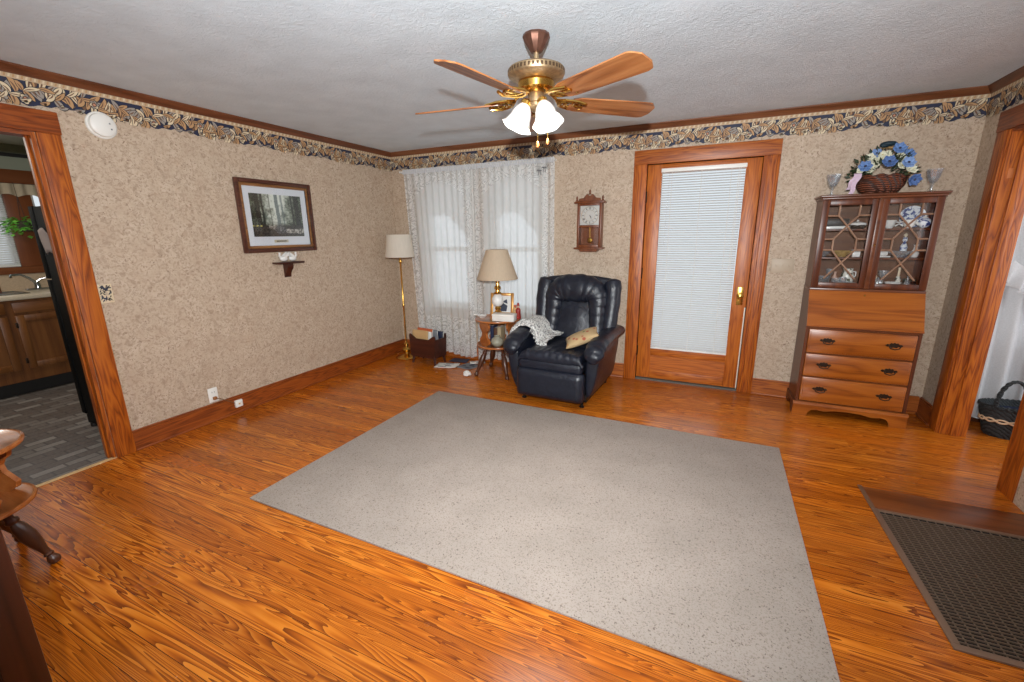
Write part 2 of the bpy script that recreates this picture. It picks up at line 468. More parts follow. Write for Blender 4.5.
def brickvinyl():
    t = NT('grey_brick_vinyl')
    o = t.obj()
    b = t.n('TexBrick', {'Vector': t.mapping(o, (1, 1, 1), rot=(0, 0, PI / 2)), 'Color1': rgb(104, 92, 84), 'Color2': rgb(186, 178, 168), 'Mortar': rgb(78, 70, 66), 'Scale': 1., 'Mortar Size': .006, 'Brick Width': .17, 'Row Height': .078, 'Bias': -.5}).outputs['Color']
    n = t.noise(o, 60, 4)
    col = t.mix(.25, b, t.ramp(n, [(.35, rgb(60, 54, 52)), (.65, rgb(122, 116, 110))]))
    return t.pbr(col, .42)
M['vinyl'] = brickvinyl()

# ------------------------------------------------------------------ camera + world + light
F_PX = 434.58
yaw, pit, rol = math.radians(25.3151), math.radians(13.9005), math.radians(-.6903)
fwd = Vector((-math.sin(yaw) * math.cos(pit), math.cos(yaw) * math.cos(pit), -math.sin(pit)))
rt = Vector((math.cos(yaw), math.sin(yaw), 0)); up = rt.cross(fwd)
rt2 = rt * math.cos(rol) + up * math.sin(rol); up2 = -rt * math.sin(rol) + up * math.cos(rol)
cam = bpy.data.cameras.new('camera'); co = bpy.data.objects.new('camera', cam); COL.objects.link(co)
cam.sensor_width = 36; cam.sensor_fit = 'HORIZONTAL'; cam.lens = F_PX / 1024 * 36; cam.clip_start = .02
mw = Matrix((rt2, up2, -fwd)).transposed().to_4x4(); mw.translation = (3.5751, -4.3115, 1.4422)
co.matrix_world = mw
SC.camera = co
SC.view_settings.view_transform = 'Standard'; SC.view_settings.look = 'None'
SC.view_settings.gamma = 1; SC.view_settings.use_curve_mapping = False
SC.view_settings.exposure = 0.1
w = bpy.data.worlds.new('overcast_daylight'); SC.world = w; w.use_nodes = True
bg = w.node_tree.nodes['Background']; bg.inputs[0].default_value = (.86, .94, 1, 1); bg.inputs[1].default_value = .85

def lamp(name, typ, loc, power, color=(1, 1, 1), size=.1, look=None, **kw):
    l = bpy.data.lights.new(name, typ); l.energy = power; l.color = color
    if typ == 'AREA':
        l.shape = 'RECTANGLE'; l.size = size[0]; l.size_y = size[1]
    else: l.shadow_soft_size = size
    for k, v in kw.items(): setattr(l, k, v)
    o = bpy.data.objects.new(name, l); COL.objects.link(o); o.location = loc
    if look: o.rotation_euler = (Vector(look) - Vector(loc)).to_track_quat('-Z', 'Y').to_euler()
    return o
# the photographer's flash beside the camera
lamp('camera_flash', 'SPOT', (3.63, -4.45, 1.66), 540, (.95, .985, 1.0), .022, (1.6, -.3, 2.15), spot_size=math.radians(148), spot_blend=1.)
# added soft fill light behind the camera, no window stands there
lamp('rear_fill_light', 'AREA', (2.4, -6.3, 1.7), 10, (.88, .96, 1), (3.2, 1.5), (2.2, 0, 1.2))
# added unseen fill lights that brighten the kitchen and the side room
lamp('kitchen_fill_light', 'AREA', (-1.7, -3.6, 2.3), 22, (1, .96, .88), (.6, .6), (-1.7, -3.6, 0))
lamp('side_room_fill_light', 'AREA', (6.9, -1.2, 1.6), 24, (.95, .97, 1), (1.2, 1.2), (5.4, -.3, 1.0))

# ------------------------------------------------------------------ the setting
H = 2.364; W = 5.13; D = 6.4; T = .10
def wall_panels(plane, a, b, span, zspan, holes, name, mat, smooth=False):
    """wall slab between depth a..b over span/zspan with rectangular holes [(s0,s1,z0,z1)]"""
    mb = MB()
    ss = sorted(set([span[0], span[1]] + [h[0] for h in holes] + [h[1] for h in holes]))
    zs = sorted(set([zspan[0], zspan[1]] + [h[2] for h in holes] + [h[3] for h in holes]))
    for i in range(len(ss) - 1):
        z_start = None
        for j in range(len(zs)):
            inside = j < len(zs) - 1 and not any(h[0] <= ss[i] and ss[i + 1] <= h[1] and h[2] <= zs[j] and zs[j + 1] <= h[3] for h in holes)
            if inside and z_start is None: z_start = zs[j]
            if not inside and z_start is not None:
                if plane == 'x': mb.box(a, b, ss[i], ss[i + 1], z_start, zs[j])
                else: mb.box(ss[i], ss[i + 1], a, b, z_start, zs[j])
                z_start = None
    return struct(name, mb, mat, smooth=False, fixn=False)

struct('floor', MB().box(-.02, 7.2, -D, .13, -.08, 0), M['floor'], smooth=False)
struct('ceiling', MB().box(-.13, 7.2, -D, .13, H, H + .1), M['ceiling'], smooth=False)
KO = (-3.9, -3.04, 0, 2.03)
wall_panels('x', -T, 0, (-D, 0), (0, H), [KO], 'wall_left', M['wall'])
WL = (.46, 1.04, .62, 2.03); WR = (1.32, 1.87, .62, 2.03); DR = (2.911, 3.826, 0, 2.03)
wall_panels('y', 0, T, (-T, W + .14), (0, H), [WL, WR, DR], 'wall_back', M['wall'])
RO = (-1.14, -.38, 0, 2.03)
wall_panels('x', W, W + .14, (-D, 0), (0, H), [RO], 'wall_right', M['wall'])

def trim(i, mb, mat, **k):
    o = struct('trim_%d' % i, mb, mat, **k); return o
# crown moulding with a cove profile
def crown(p0, p1, nrm):
    prof = [(0, 0), (0, -.046), (.009, -.046), (.013, -.038), (.020, -.030), (.030, -.019), (.037, -.011), (.041, -.009), (.041, 0)]
    mb = MB(); p0 = Vector(p0); p1 = Vector(p1); n = Vector(nrm); m = len(prof)
    vs = [p + n * u + Vector((0, 0, v)) for p in (p0, p1) for u, v in prof]
    mb.add(vs, [tuple(range(m)), tuple(range(m, 2 * m))] + [(i, (i + 1) % m, (i + 1) % m + m, i + m) for i in range(m)])
    return mb
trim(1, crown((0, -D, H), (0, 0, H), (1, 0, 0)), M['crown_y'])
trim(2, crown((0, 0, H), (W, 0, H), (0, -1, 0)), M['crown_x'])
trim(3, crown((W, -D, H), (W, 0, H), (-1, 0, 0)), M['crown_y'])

# baseboards
def base_x(x0, x1, y=0): return MB().box(x0, x1, y - .018, y, .0, .135).box(x0, x1, y - .013, y, .135, .148, bev=.004).box(x0, x1, y - .03, y, 0, .016, bev=.006)
def base_y(y0, y1, x, s): 
    mb = MB(); a = sorted((x, x + s * .018)); b = sorted((x, x + s * .013)); c = sorted((x, x + s * .03))
    return mb.box(a[0], a[1], y0, y1, 0, .135).box(b[0], b[1], y0, y1, .135, .148, bev=.004).box(c[0], c[1], y0, y1, 0, .016, bev=.006)
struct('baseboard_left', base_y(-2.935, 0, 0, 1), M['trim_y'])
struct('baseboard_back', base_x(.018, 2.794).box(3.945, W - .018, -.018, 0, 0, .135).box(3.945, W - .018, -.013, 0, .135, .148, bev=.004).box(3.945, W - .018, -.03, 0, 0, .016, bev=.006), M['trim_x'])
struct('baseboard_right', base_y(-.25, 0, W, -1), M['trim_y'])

# wallpaper border: scrolling acanthus on navy
bcol = [plain('border_navy', rgb(34, 40, 66), .6), plain('border_cream', rgb(214, 196, 164), .6), plain('border_tan', rgb(182, 142, 100), .6),
        plain('border_brown', rgb(112, 80, 58), .6), plain('border_greige', rgb(150, 142, 134), .6), plain('border_outline', rgb(44, 34, 34), .6),
        plain('border_band', rgb(190, 164, 134), .6), plain('border_rose', rgb(190, 132, 104), .6)]
def border_tile():
    """2d polygons (pts, material, layer) over u 0..L, v 0..0.165"""
    rnd = random.Random(21); L = .62; out = []
    # navy ground with a wavy lower edge
    N_ = 32
    low = [(L * i / N_, .022 + .010 * math.sin(2 * PI * i / N_ * 2 + .6) + .006 * math.sin(2 * PI * i / N_ * 7)) for i in range(N_ + 1)]
    for i in range(N_):
        out.append(([low[i], low[i + 1], (low[i + 1][0], .138), (low[i][0], .138)], 0, 0))
    out.append(([(0, .136), (L, .136), (L, .166), (0, .166)], 6, 1))
    for i in range(36):     # rope band
        x = L * i / 36
        out.append(([(x, .142), (x + L / 72, .142), (x + L / 36 * .8, .159), (x + L / 36 * .3, .159)], 2 if i % 2 else 1, 2))
    def leaf(x, y, a, ln, wd, cv, m, ly):
        for k, (mm, g) in enumerate(((5, .0035), (m, 0), (3 if m != 3 else 2, -1))):
            pts = []
            n = 7
            w_ = wd * (1 if k < 2 else .28) + max(g, 0); l_ = ln * (1 if k < 2 else .7) + (g if k == 0 else 0)
            for s in (1, -1):
                rng = range(n + 1) if s == 1 else range(n - 1, 0, -1)
                for i in rng:
                    q = i / n; ca = a + cv * q
                    cx = x + math.cos(a + cv * q * .5) * l_ * q; cy = y + math.sin(a + cv * q * .5) * l_ * q
                    hw = w_ * math.sin(PI * min(1, q * .92 + .06)) ** .8
                    pts.append((cx - math.sin(ca) * hw * s, cy + math.cos(ca) * hw * s))
            out.append((pts, mm, ly + k))
    def disc(x, y, r, m, ly):
        for k, (mm, g) in enumerate(((5, .003), (m, 0))):
            out.append(([(x + (r + g) * math.cos(t * PI / 5), y + (r + g) * math.sin(t * PI / 5)) for t in range(10)], mm, ly + k))
    ly = 3
    # main S scroll, leaves off both sides
    for half in range(2):
        x0 = half * L / 2; sgn = 1 if half == 0 else -1
        for i in range(13):
            q = i / 12
            x = x0 + L / 2 * q; y = .082 + sgn * .030 * math.sin(2 * PI * q - .5)
            sl = math.atan(sgn * .030 * 2 * PI / (L / 2) * math.cos(2 * PI * q - .5))
            for sd in (1, -1):
                leaf(x, y, sl + sd * rnd.uniform(.5, 1.25), rnd.uniform(.050, .082), rnd.uniform(.010, .016), sd * rnd.uniform(.3, 1.3), rnd.choice([1, 1, 2, 2, 4, 4, 3]), ly)
            ly += 3
        for i in range(5):     # broad stem plumes
            q = i / 5; x = x0 + L / 2 * q; y = .078 + sgn * .030 * math.sin(2 * PI * q - .5)
            leaf(x, y, math.atan(sgn * .6 * math.cos(2 * PI * q - .5)), .075, .010, sgn * .5, rnd.choice([1, 2, 2]), ly); ly += 3
        # rosette
        cx, cy = x0 + L * .30, .062 + .02 * sgn
        for k in range(6):
            leaf(cx, cy, k * PI / 3, .024, .009, .5, rnd.choice([1, 4]), ly)
        ly += 3; disc(cx, cy, .008, 7, ly); ly += 2
        # berries and curled leaves along the foot
        for k in range(4):
            disc(x0 + L / 2 * (k + .4) / 4, .030 + rnd.uniform(-.006, .008), rnd.uniform(.007, .011), rnd.choice([4, 3, 1]), ly)
            leaf(x0 + L / 2 * (k + .1) / 4, .030, rnd.uniform(-.5, .4), .05, .009, .9, rnd.choice([1, 2, 4]), ly); ly += 3
    # cut at the border's top
    return L, out
BL, BT = border_tile()
def border(name, p0, along, nrm, length, z0, phase=0.):
    mb = MB(); p0 = Vector(p0); al = Vector(along); n = Vector(nrm)
    nt = int(length / BL) + 2
    for k in range(-1, nt):
        for pts, m, ly in BT:
            us = [min(max(u + k * BL + phase, 0), length) for u, v in pts]
            if max(us) - min(us) < 1e-4: continue
            vs = [min(max(v, .002), .136) if ly > 2 else v for u, v in pts]
            mb.add([p0 + al * u + Vector((0, 0, z0 + v)) + n * (.0012 + .00006 * ly) for u, v in zip(us, vs)], [tuple(range(len(pts)))], m)
    return struct(name, mb, bcol, smooth=False, fixn=False)
BZ = 2.158
border('trim_4', (0, -D + .8, 0), (0, 1, 0), (1, 0, 0), D - .8, BZ, .2)
border('trim_5', (0, 0, 0), (1, 0, 0), (0, -1, 0), W, BZ, .1)
border('trim_6', (W, 0, 0), (0, -1, 0), (-1, 0, 0), 3.0, BZ, .33)

# kitchen doorway casing + jamb
mb = MB()
mb.box(.0, .022, -3.04, -2.935, 0, 2.03, bev=.003)
mb.box(-T, 0, -3.06, -3.04, 0, 2.03); mb.box(-.065, -.04, -3.070, -3.06, 0, 2.03, bev=.002); mb.box(-T - .02, -T, -3.045, -2.94, 0, 2.03)
mb.box(.0, .022, -4.005, -3.9, 0, 2.03, bev=.003); mb.box(-T, 0, -3.9, -3.88, 0, 2.03)
trim(7, mb, M['trim'])
mb = MB().box(0, .026, -4.03, -2.93, 2.03, 2.152, bev=.003).box(-T, 0, -3.88, -3.06, 2.01, 2.03).box(-T - .02, -T, -4.0, -2.94, 2.03, 2.14)
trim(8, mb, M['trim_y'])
trim(9, MB().box(-.022, .010, -3.88, -3.04, 0, .007, bev=.003), plain('brass_threshold', rgb(216, 178, 126), .4))
# back door casing
struct('wall_rear', MB().box(-T, 7.2, -D - .1, -D, 0, H), plain('rear_wall_paint', rgb(196, 184, 168), .8), smooth=False)
mb = MB().box(2.794, 2.911, -.022, 0, 0, 2.03, bev=.004).box(3.826, 3.945, -.022, 0, 0, 2.03, bev=.004)
for x in (3.846, 3.905): mb.box(x, x + .02, -.027, -.02, 0, 2.03, bev=.004)
mb.box(2.899, 2.911, 0, T, 0, 2.03).box(3.826, 3.838, 0, T, 0, 2.03)
trim(10, mb, M['trim'])
trim(11, MB().box(2.794, 3.945, -.026, 0, 2.03, 2.15, bev=.004).box(2.9, 3.84, 0, T, 2.03, 2.042), M['trim_x'])
trim(12, MB().prism([(.0, 0), (.10, 0), (.10, .012), (.03, .022), (0, .016)], 2.912, 3.825, 'yz'), plain('grey_sill', rgb(92, 88, 80), .5))
# side room doorway: casing on this wall, jamb with stop
mb = MB().box(W - .02, W, -.365, -.25, 0, 2.03, bev=.003).box(W - .005, W + .002, -1.295, -1.155, 0, 2.03, bev=.001)
mb.box(W - .002, W + .145, -.385, -.365, 0, 2.03, bev=.002).box(W + .055, W + .095, -.40, -.385, 0, 2.03, bev=.003)
mb.box(W - .012, W + .012, -.372, -.366, 0, 2.03)
mb.box(W - .002, W + .145, -1.155, -1.135, 0, 2.03, bev=.002).box(W + .055, W + .095, -1.135, -1.12, 0, 2.03, bev=.003)
trim(13, mb, M['trim'])
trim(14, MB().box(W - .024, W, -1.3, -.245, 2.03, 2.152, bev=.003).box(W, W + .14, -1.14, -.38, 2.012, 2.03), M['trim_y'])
tag(build('strike_plate', MB().box(W + .022, W + .05, -.3865, -.3848, 1.74, 1.80, bev=.0005), plain('copper_plate', rgb(184, 104, 48), .5)), 'small copper coloured strike plate let into the side doorway jamb', 'strike plate')

# windows behind the lace
def window(i, x0, x1, z0, z1):
    mb = MB()
    f = .035
    mb.box(x0, x0 + f, .02, .10, z0, z1).box(x1 - f, x1, .02, .10, z0, z1).box(x0 + f, x1 - f, .02, .10, z1 - f, z1).box(x0 + f, x1 - f, .02, .10, z0, z0 + f)
    zm = (z0 + z1) / 2 - .05
    mb.box(x0 + f, x1 - f, .03, .08, zm - .025, zm + .025)
    o = struct('window_%d' % i, mb, M['white_paint'])
    build('glass', MB().box(x0 + f, x1 - f, .055, .060, z0 + f, z1 - f), M['glass'], o)
    c = MB(); k = .09
    c.box(x0 - k, x0, -.02, 0, z0 - .09, z1, bev=.003).box(x1, x1 + k, -.02, 0, z0 - .09, z1, bev=.003).box(x0 - k, x1 + k, -.022, 0, z1, z1 + .1, bev=.003).box(x0 - k - .02, x1 + k + .02, -.045, 0, z0 - .02, z0, bev=.004)
    build('window_casing', c, M['white_paint'], o)
    return o
window(1, *WL); window(2, *WR)

# back door
d = struct('door_1', MB().box(2.914, 3.04, .012, .05, .024, 2.026, bev=.003).box(3.706, 3.823, .012, .05, .024, 2.026, bev=.003), M['door'])
mb = MB().box(3.04, 3.706, .012, .05, 1.95, 2.026, bev=.002).box(3.04, 3.706, .012, .05, .26, .35, bev=.003).box(3.04, 3.706, .012, .05, .024, .11, bev=.003).box(3.04, 3.706, .022, .04, .11, .26)
build('rail', mb, M['door_x'], d)
build('glass', MB().box(3.03, 3.716, .028, .034, .34, 1.96), glass('door_glass', (1, 1, 1, 1), 0.), d)
for z in (.30, 1.06, 1.75):
    build('hinge', MB().box(2.905, 2.92, .002, .014, z - .045, z + .045).tube([(2.913, 0, z - .05), (2.913, 0, z + .05)], .007, 8), M['black_metal'], d)
k = build('door_knob', MB(), M['brass'], d) if False else None
mb = MB(); mb.M = Matrix.Translation((3.768, .012, .885)) @ Matrix.Rotation(PI / 2, 4, 'X')
mb.lathe([(.03, 0), (.03, .004), (.012, .008), (.011, .03), (.022, .036), (.029, .048), (.027, .058), (.012, .064), (0.0001, .065)], 20)
k = build('door_knob', mb, M['brass'], d)
build('rose', MB().box(3.742, 3.794, .006, .012, .80, .96, bev=.002), M['brass'], k)
build('weatherstrip', MB().box(3.812, 3.822, .002, .013, .025, .78, bev=.002), M['rubber'], d)
# mini blind mounted on the door
bl = build('mini_blind', MB().box(3.037, 3.712, -.030, .008, 1.952, 1.984, bev=.003), M['white'], d)
mb = MB(); z = 1.945; i = 0
while z > .36:
    b = .006 * math.sin((z - .36) / 1.6 * PI)
    i += 1; j = random.uniform(-.0015, .0015)
    x0, x1 = 3.040 + b + j, 3.708 - b * 1.6 + j
    vs = []
    for (yy, zz) in ((-.0225, -.0085), (-.012, -.001), (.001, .0035)):
        vs += [(x0, yy, z + zz), (x1, yy, z + zz)]
    mb.add(vs, [(0, 1, 3, 2), (2, 3, 5, 4)])
    z -= .0205
build('slats', mb, M['slat'], bl, fixn=False)
build('bottom_rail', MB().box(3.042, 3.708, -.024, .002, .336, .352, bev=.003), M['white'], bl)
mb = MB()
for x in (3.13, 3.37, 3.60): mb.tube([(x, -.024, 1.95), (x + .004, -.024, 1.2), (x, -.024, .35)], .0018, 5)
build('ladder_cord', mb, M['white'], bl)
build('tilt_wand', MB().tube([(3.11, -.034, 1.95), (3.10, -.036, 1.3)], .004, 6), M['glass'], bl)
mb = MB()
for dx in (0, .012): mb.tube([(3.655 + dx, -.033, 1.95), (3.652 + dx, -.033, 1.1 - dx * 4)], .0018, 5)
build('pull_cord', mb, M['white'], bl)

# ------------------------------------------------------------------ rug, floor grille
mb = MB().box(1.295, 4.058, -2.985, -1.118, .0005, .012, bev=.004)
tag(build('area_rug', mb, M['rug']), 'large speckled beige rectangular rug in the middle of the wood floor', 'rug')

gr = thing('floor_grille', 'dark metal floor grille with brown frame set in the wood floor', 'floor grille', (4.448, -2.55, 0), math.radians(1.5))
mb = MB()
GX, GY = .95, .88
mb.box(0, GX, 0, .028, .0, .008, bev=.002).box(0, .028, .028, GY, 0, .008, bev=.002).box(GX - .028, GX, .028, GY, 0, .008, bev=.002).box(.028, GX - .028, GY - .02, GY, 0, .008, bev=.002)
build('grille_frame', mb, plain('brown_painted_metal', rgb(124, 98, 80), .45, .2), gr)
build('grille_void_shade', MB().box(.028, GX - .028, .028, GY - .02, .0004, .0014), plain('dark_void', rgb(12, 9, 8), .9), gr)  # near-black sheet, the shade of the open void painted under the bars
mb = MB(); y = .04
while y < GY - .03:
    mb.box(.028, GX - .028, y, y + .005, .0014, .0065); y += .018
x = .05
while x < GX - .03:
    mb.box(x, x + .0035, .028, GY - .02, .0014, .005); x += .034
build('grille_bars', mb, plain('grille_metal', rgb(112, 92, 76), .4, .3), gr)
fp = thing('floor_patch_panel', 'darker wooden board let into the floor behind the floor grille', 'floor panel', (4.425, -1.668, 0), math.radians(1.5))
build('board', MB().box(.02, .93, 0.002, .225, .0, .004, bev=.001), wood('patch_board', rgb(84, 38, 14), rgb(116, 60, 26), rgb(136, 76, 36), 'x', .3, 5, 6, .5), fp)
build('edge_strip', MB().box(0, .02, 0.002, .235, 0, .006, bev=.001), plain('patch_strip', rgb(120, 92, 70), .45, .3), fp)

# ------------------------------------------------------------------ ceiling fan
FX, FY = 2.682, -2.11
fan = thing('ceiling_fan', 'five blade brass and wood ceiling fan hanging above the rug', 'ceiling fan', (FX, FY, 2.385))
build('canopy', MB().lathe([(.0001, -.0212), (.064, -.0212), (.067, -.032), (.062, -.040), (.058, -.052), (.034, -.086), (.026, -.096), (.012, -.098)], 12), M['copper'], fan, ang=20)
build('downrod', MB().lathe([(.013, -.09), (.013, -.14), (.022, -.142), (.022, -.15)], 14), M['antique'], fan)
mot = build('motor_housing', MB().lathe([(.0001, -.150), (.03, -.150), (.06, -.155), (.122, -.162), (.132, -.166), (.138, -.173), (.138, -.196), (.133, -.203), (.118, -.211), (.09, -.220), (.075, -.222), (.0001, -.222)], 40), M['antique'], fan)
mb = MB()
for i in range(44):
    a = 2 * PI * i / 44
    mb.M = Matrix.Rotation(a, 4, 'Z') @ Matrix.Translation((.1378, 0, -.184))
    mb.box(-.001, .0018, -.006, .006, -.008, .008, bev=.001)
build('filigree_band', mb, plain('filigree_dark', rgb(96, 76, 56), .4, .7), mot)
build('flywheel', MB().lathe([(.0001, -.222), (.085, -.222), (.092, -.232), (.088, -.258), (.06, -.272), (.0001, -.275)], 30), M['brass'], fan)
BZ_ = -.316
for a in (43, 115, 187, 259, 331):
    A = math.radians(a)
    Mx = Matrix.Translation((0, 0, -.018)) @ Matrix.Rotation(A, 4, 'Z')
    mb = MB(); mb.M = Mx
    mb.tube([(.07, 0, -.248), (.10, 0, -.270), (.13, 0, -.292)], [.011, .009, .008], 8, r2=.006)
    ring = lambda cx, cy, rx, ry, z: [(cx + rx * math.cos(t * PI / 10), cy + ry * math.sin(t * PI / 10), z) for t in range(20)]
    mb.tube(ring(.178, 0, .054, .050, -.292), .009, 8, closed=True)
    mb.tube(ring(.178, 0, .022, .040, -.292), .007, 8, closed=True)
    mb.tube([(.11, 0, -.280), (.14, .046, -.290), (.20, .060, -.297), (.255, .040, -.299)], .008, 8)
    mb.tube([(.11, 0, -.280), (.14, -.046, -.290), (.20, -.060, -.297), (.255, -.040, -.299)], .008, 8)
    mb.tube([(.205, 0, -.297), (.25, 0, -.300)], .007, 8)
    build('blade_iron', mb, M['brass'], fan)
    # blade outline: narrow root, wide clipped tip
    out = [(.185, -.046), (.22, -.058), (.40, -.066), (.61, -.072), (.632, -.066), (.662, -.034), (.664, .026), (.642, .064), (.615, .072), (.40, .066), (.22, .058), (.185, .046)]
    mb = MB(); mb.prism(out, 0, .006, 'xy')
    b = build('fan_blade', mb, M['blade'], fan)
    b.matrix_local = Matrix.Rotation(A, 4, 'Z') @ Matrix.Translation((0, 0, BZ_ + .004)) @ Matrix.Rotation(math.radians(-14), 4, 'X')
kit = build('light_kit', MB().lathe([(.0001, -.272), (.035, -.272), (.040, -.28), (.040, -.315), (.046, -.322), (.046, -.335), (.03, -.35), (.012, -.36), (.0001, -.363)], 24), M['antique'], fan)
for az in (25.3 + 193, 25.3 + 302):
    A = math.radians(az)
    c, s_ = math.cos(A), math.sin(A)
    arm = MB().tube([(.03 * c, .03 * s_, -.315), (.046 * c, .046 * s_, -.305), (.054 * c, .054 * s_, -.310), (.052 * c, .052 * s_, -.322)], .008, 8)
    build('lamp_arm', arm, M['brass'], fan)
    Mx = Matrix.Translation((.050 * c, .050 * s_, -.318)) @ Matrix.Rotation(A, 4, 'Z') @ Matrix.Rotation(math.radians(180 - 24), 4, 'Y')
    mb = MB(); mb.M = Mx
    mb.lathe([(.018, -.012), (.026, -.004), (.026, .012), (.022, .016)], 18)
    build('shade_fitter', mb, M['brass'], fan)
    mb = MB(); mb.M = Mx
    wob = lambda a, j: 1 + (.05 * math.cos(6 * a) * max(0, j - 4) / 3 if j < 8 else .05 * math.cos(6 * a) * max(0, 11 - j) / 3)
    mb.lathe([(.022, .010), (.030, .020), (.041, .038), (.048, .058), (.052, .078), (.058, .096), (.066, .112), (.075, .124), (.072, .122), (.062, .108), (.050, .080), (.042, .050), (.028, .024)], 36, wob=wob)
    build('glass_shade', mb, M['shade_glass'], fan, ang=60)
    bp = Matrix.Translation((FX, FY, 2.385)) @ Mx @ Vector((0, 0, .062))
    lamp('fan_bulb', 'POINT', bp, 20, (1, .97, .93), .025)
rv = Vector((math.cos(math.radians(25.3)), math.sin(math.radians(25.3)), 0)); fv = Vector((-rv.y, rv.x, 0))
for dx, zl in ((.006, -.50), (.055, -.487)):
    p = rv * dx - fv * .035
    c = build('pull_chain', MB().tube([(p.x, p.y, -.33), (p.x, p.y, zl)], .0016, 6), M['brass'], fan)
    build('chain_knob', MB().lathe([(.0001, zl + .004), (.004, zl), (.008, zl - .016), (.006, zl - .026), (.0001, zl - .03)], 12, (p.x, p.y, 0)), plain('amber_knob', rgb(196, 120, 60), .3), c)

# ------------------------------------------------------------------ recliner
def recliner():
    L = M['leather']
    r = thing('recliner', 'navy blue leather recliner between the end table and the glazed door', 'armchair', (2.370, -.555, 0), math.radians(-2.0))
    mb = MB().box(-.27, .27, -.40, .36, .035, .075, bev=.008)
    mb.box(-.30, -.26, -.34, .34, .03, .10, bev=.006).box(.26, .30, -.34, .34, .03, .10, bev=.006)
    build('base_frame', mb, M['black_metal'], r)
    for x in (-.27, .27):
        for y in (-.37, .33):
            build('foot', MB().lathe([(.0001, 0), (.022, 0), (.024, .006), (.014, .012), (.012, .04), (.0001, .04)], 14, (x, y, 0)), M['black_metal'], r)
    # flared arm sides
    for s in (-1, 1):
        def sec(q):
            y = -.425 + .86 * q
            fl = 1 - .25 * max(0, q - .55)
            fr = max(0, 1 - q / .12)          # rounding of the front
            zt = .54 - .10 * fr
            k = .012 * fr
            pts = [(.295 + k, .09), (.295 + k, .30), (.295 + k, zt), (.36, zt + .015), (.412 * fl - k, zt), (.430 * fl - k, .46), (.420 * fl - k, .36), (.396 * fl - k, .22), (.352 - k, .09)]
            sw = .030 * fr
            return [(s * x, y + sw * (1 - z / .5) * .6, z) for x, z in pts]
        mb = MB(); secs = [sec(q) for q in (0, .03, .08, .15, .35, .6, .8, 1.0)]
        n = len(secs[0])
        mb.add([p for c in secs for p in c], [(i * n + j, i * n + (j + 1) % n, (i + 1) * n + (j + 1) % n, (i + 1) * n + j) for i in range(len(secs) - 1) for j in range(n)] + [tuple(range(n)), tuple(range((len(secs) - 1) * n, len(secs) * n))])
        a = build('arm_panel', mb, L, r); subsurf(a, 2)
        # padded arm top with gathered front
        path = [(.40, .565), (.28, .580), (.12, .586), (-.06, .588), (-.22, .582), (-.33, .562), (-.395, .532), (-.430, .490), (-.440, .445)]
        pts = []; 
        P = [Vector((s * (.364 + .008 * min(1, (.4 - y) / .5)), y, z - .035)) for y, z in path]
        fine = []
        for i in range(len(P) - 1):
            for t in range(6): fine.append(P[i].lerp(P[i + 1], t / 6))
        fine.append(P[-1]); m = len(fine)
        ra = []; rb = []
        for i in range(m):
            q = i / (m - 1)
            e = min(1, q / .06) ** .5 if q < .06 else (max(.25, 1 - ((q - .8) / .2) ** 2 * .75) if q > .8 else 1)
            ra.append(.082 * max(e, .3)); rb.append(.054 * max(e, .3))
        def rf(i, an):
            q = i / (m - 1)
            g = .075 * max(0, min(1, (q - .25) / .4))
            return 1 + g * (abs(math.sin(q * 26 + 1.2 * math.sin(an))) - .5) + .02 * math.sin(q * 40 + an * 2)
        mb = MB().tube(fine, ra, 22, ref=None, r2=rb, rf=rf)
        build('arm_pad', mb, L, r, ang=80)
    # seat cushion
    def seat(u, v):
        x = (u - .5) * .575; 
        # v runs from the back over the top, over the front roll, down
        if v < .72:
            y = .18 - v / .72 * .585; z = .445 + .035 * math.sin(PI * u) ** .6 * (1 - .2 * v)
        else:
            a = (v - .72) / .28 * PI * .75
            y = -.405 - .058 * math.sin(a); z = .412 + (.033 + .034 * math.sin(PI * u) ** .6) * math.cos(a)
        wr = .006 * mnoise.noise(Vector((x * 11, y * 16, 3))) + .004 * mnoise.noise(Vector((x * 30, y * 40, 9)))
        if v > .5: wr += .004 * math.sin(u * 60 + 3 * mnoise.noise(Vector((x * 5, y * 5, 1)))) * min(1, (v - .5) / .2)
        ed = min(u, 1 - u); z -= .03 * max(0, 1 - ed / .07) ** 2
        return (x, y, z + wr)
    a = build('seat_cushion', MB().grid(seat, 44, 40), L, r, ang=80); solid(a, .02, -1)
    b = build('front_band', MB().box(-.286, .286, -.462, -.28, .300, .392, bev=.032, seg=5), L, r, ang=80)
    mb = MB()
    def panel(u, v):
        x = (u - .5) * .575; z = .075 + v * .218
        e = min(1, min(u, 1 - u) / .05) ** .5; f = min(1, min(v, 1 - v) / .10) ** .5
        return (x, -.415 - .040 * e * f - .004 * math.sin(PI * v), z)
    a = build('footrest_panel', mb.grid(panel, 40, 24), L, r, ang=80); solid(a, .03, 1)
    # back: local frame u across, v up, w to the front, tilted backwards
    tilt = math.radians(13)
    BM = Matrix.Translation((0, .205, .40)) @ Matrix.Rotation(-tilt, 4, 'X')
    def B(u, v, w): return BM @ Vector((u, -w, v))
    mb = MB(); mb.M = BM
    shell = [(-.345, -.28), (-.352, .1), (-.378, .42), (-.382, .54), (-.365, .60), (-.32, .632), (-.15, .652), (0, .656), (.15, .652), (.32, .632), (.365, .60), (.382, .54), (.378, .42), (.352, .1), (.345, -.28)]
    bm = bmesh.new()
    vs = [bm.verts.new((u, -.085, v)) for u, v in shell]; f = bm.faces.new(vs)
    ex = bmesh.ops.extrude_face_region(bm, geom=[f])
    bmesh.ops.translate(bm, verts=[e for e in ex['geom'] if isinstance(e, bmesh.types.BMVert)], vec=(0, .155, 0))
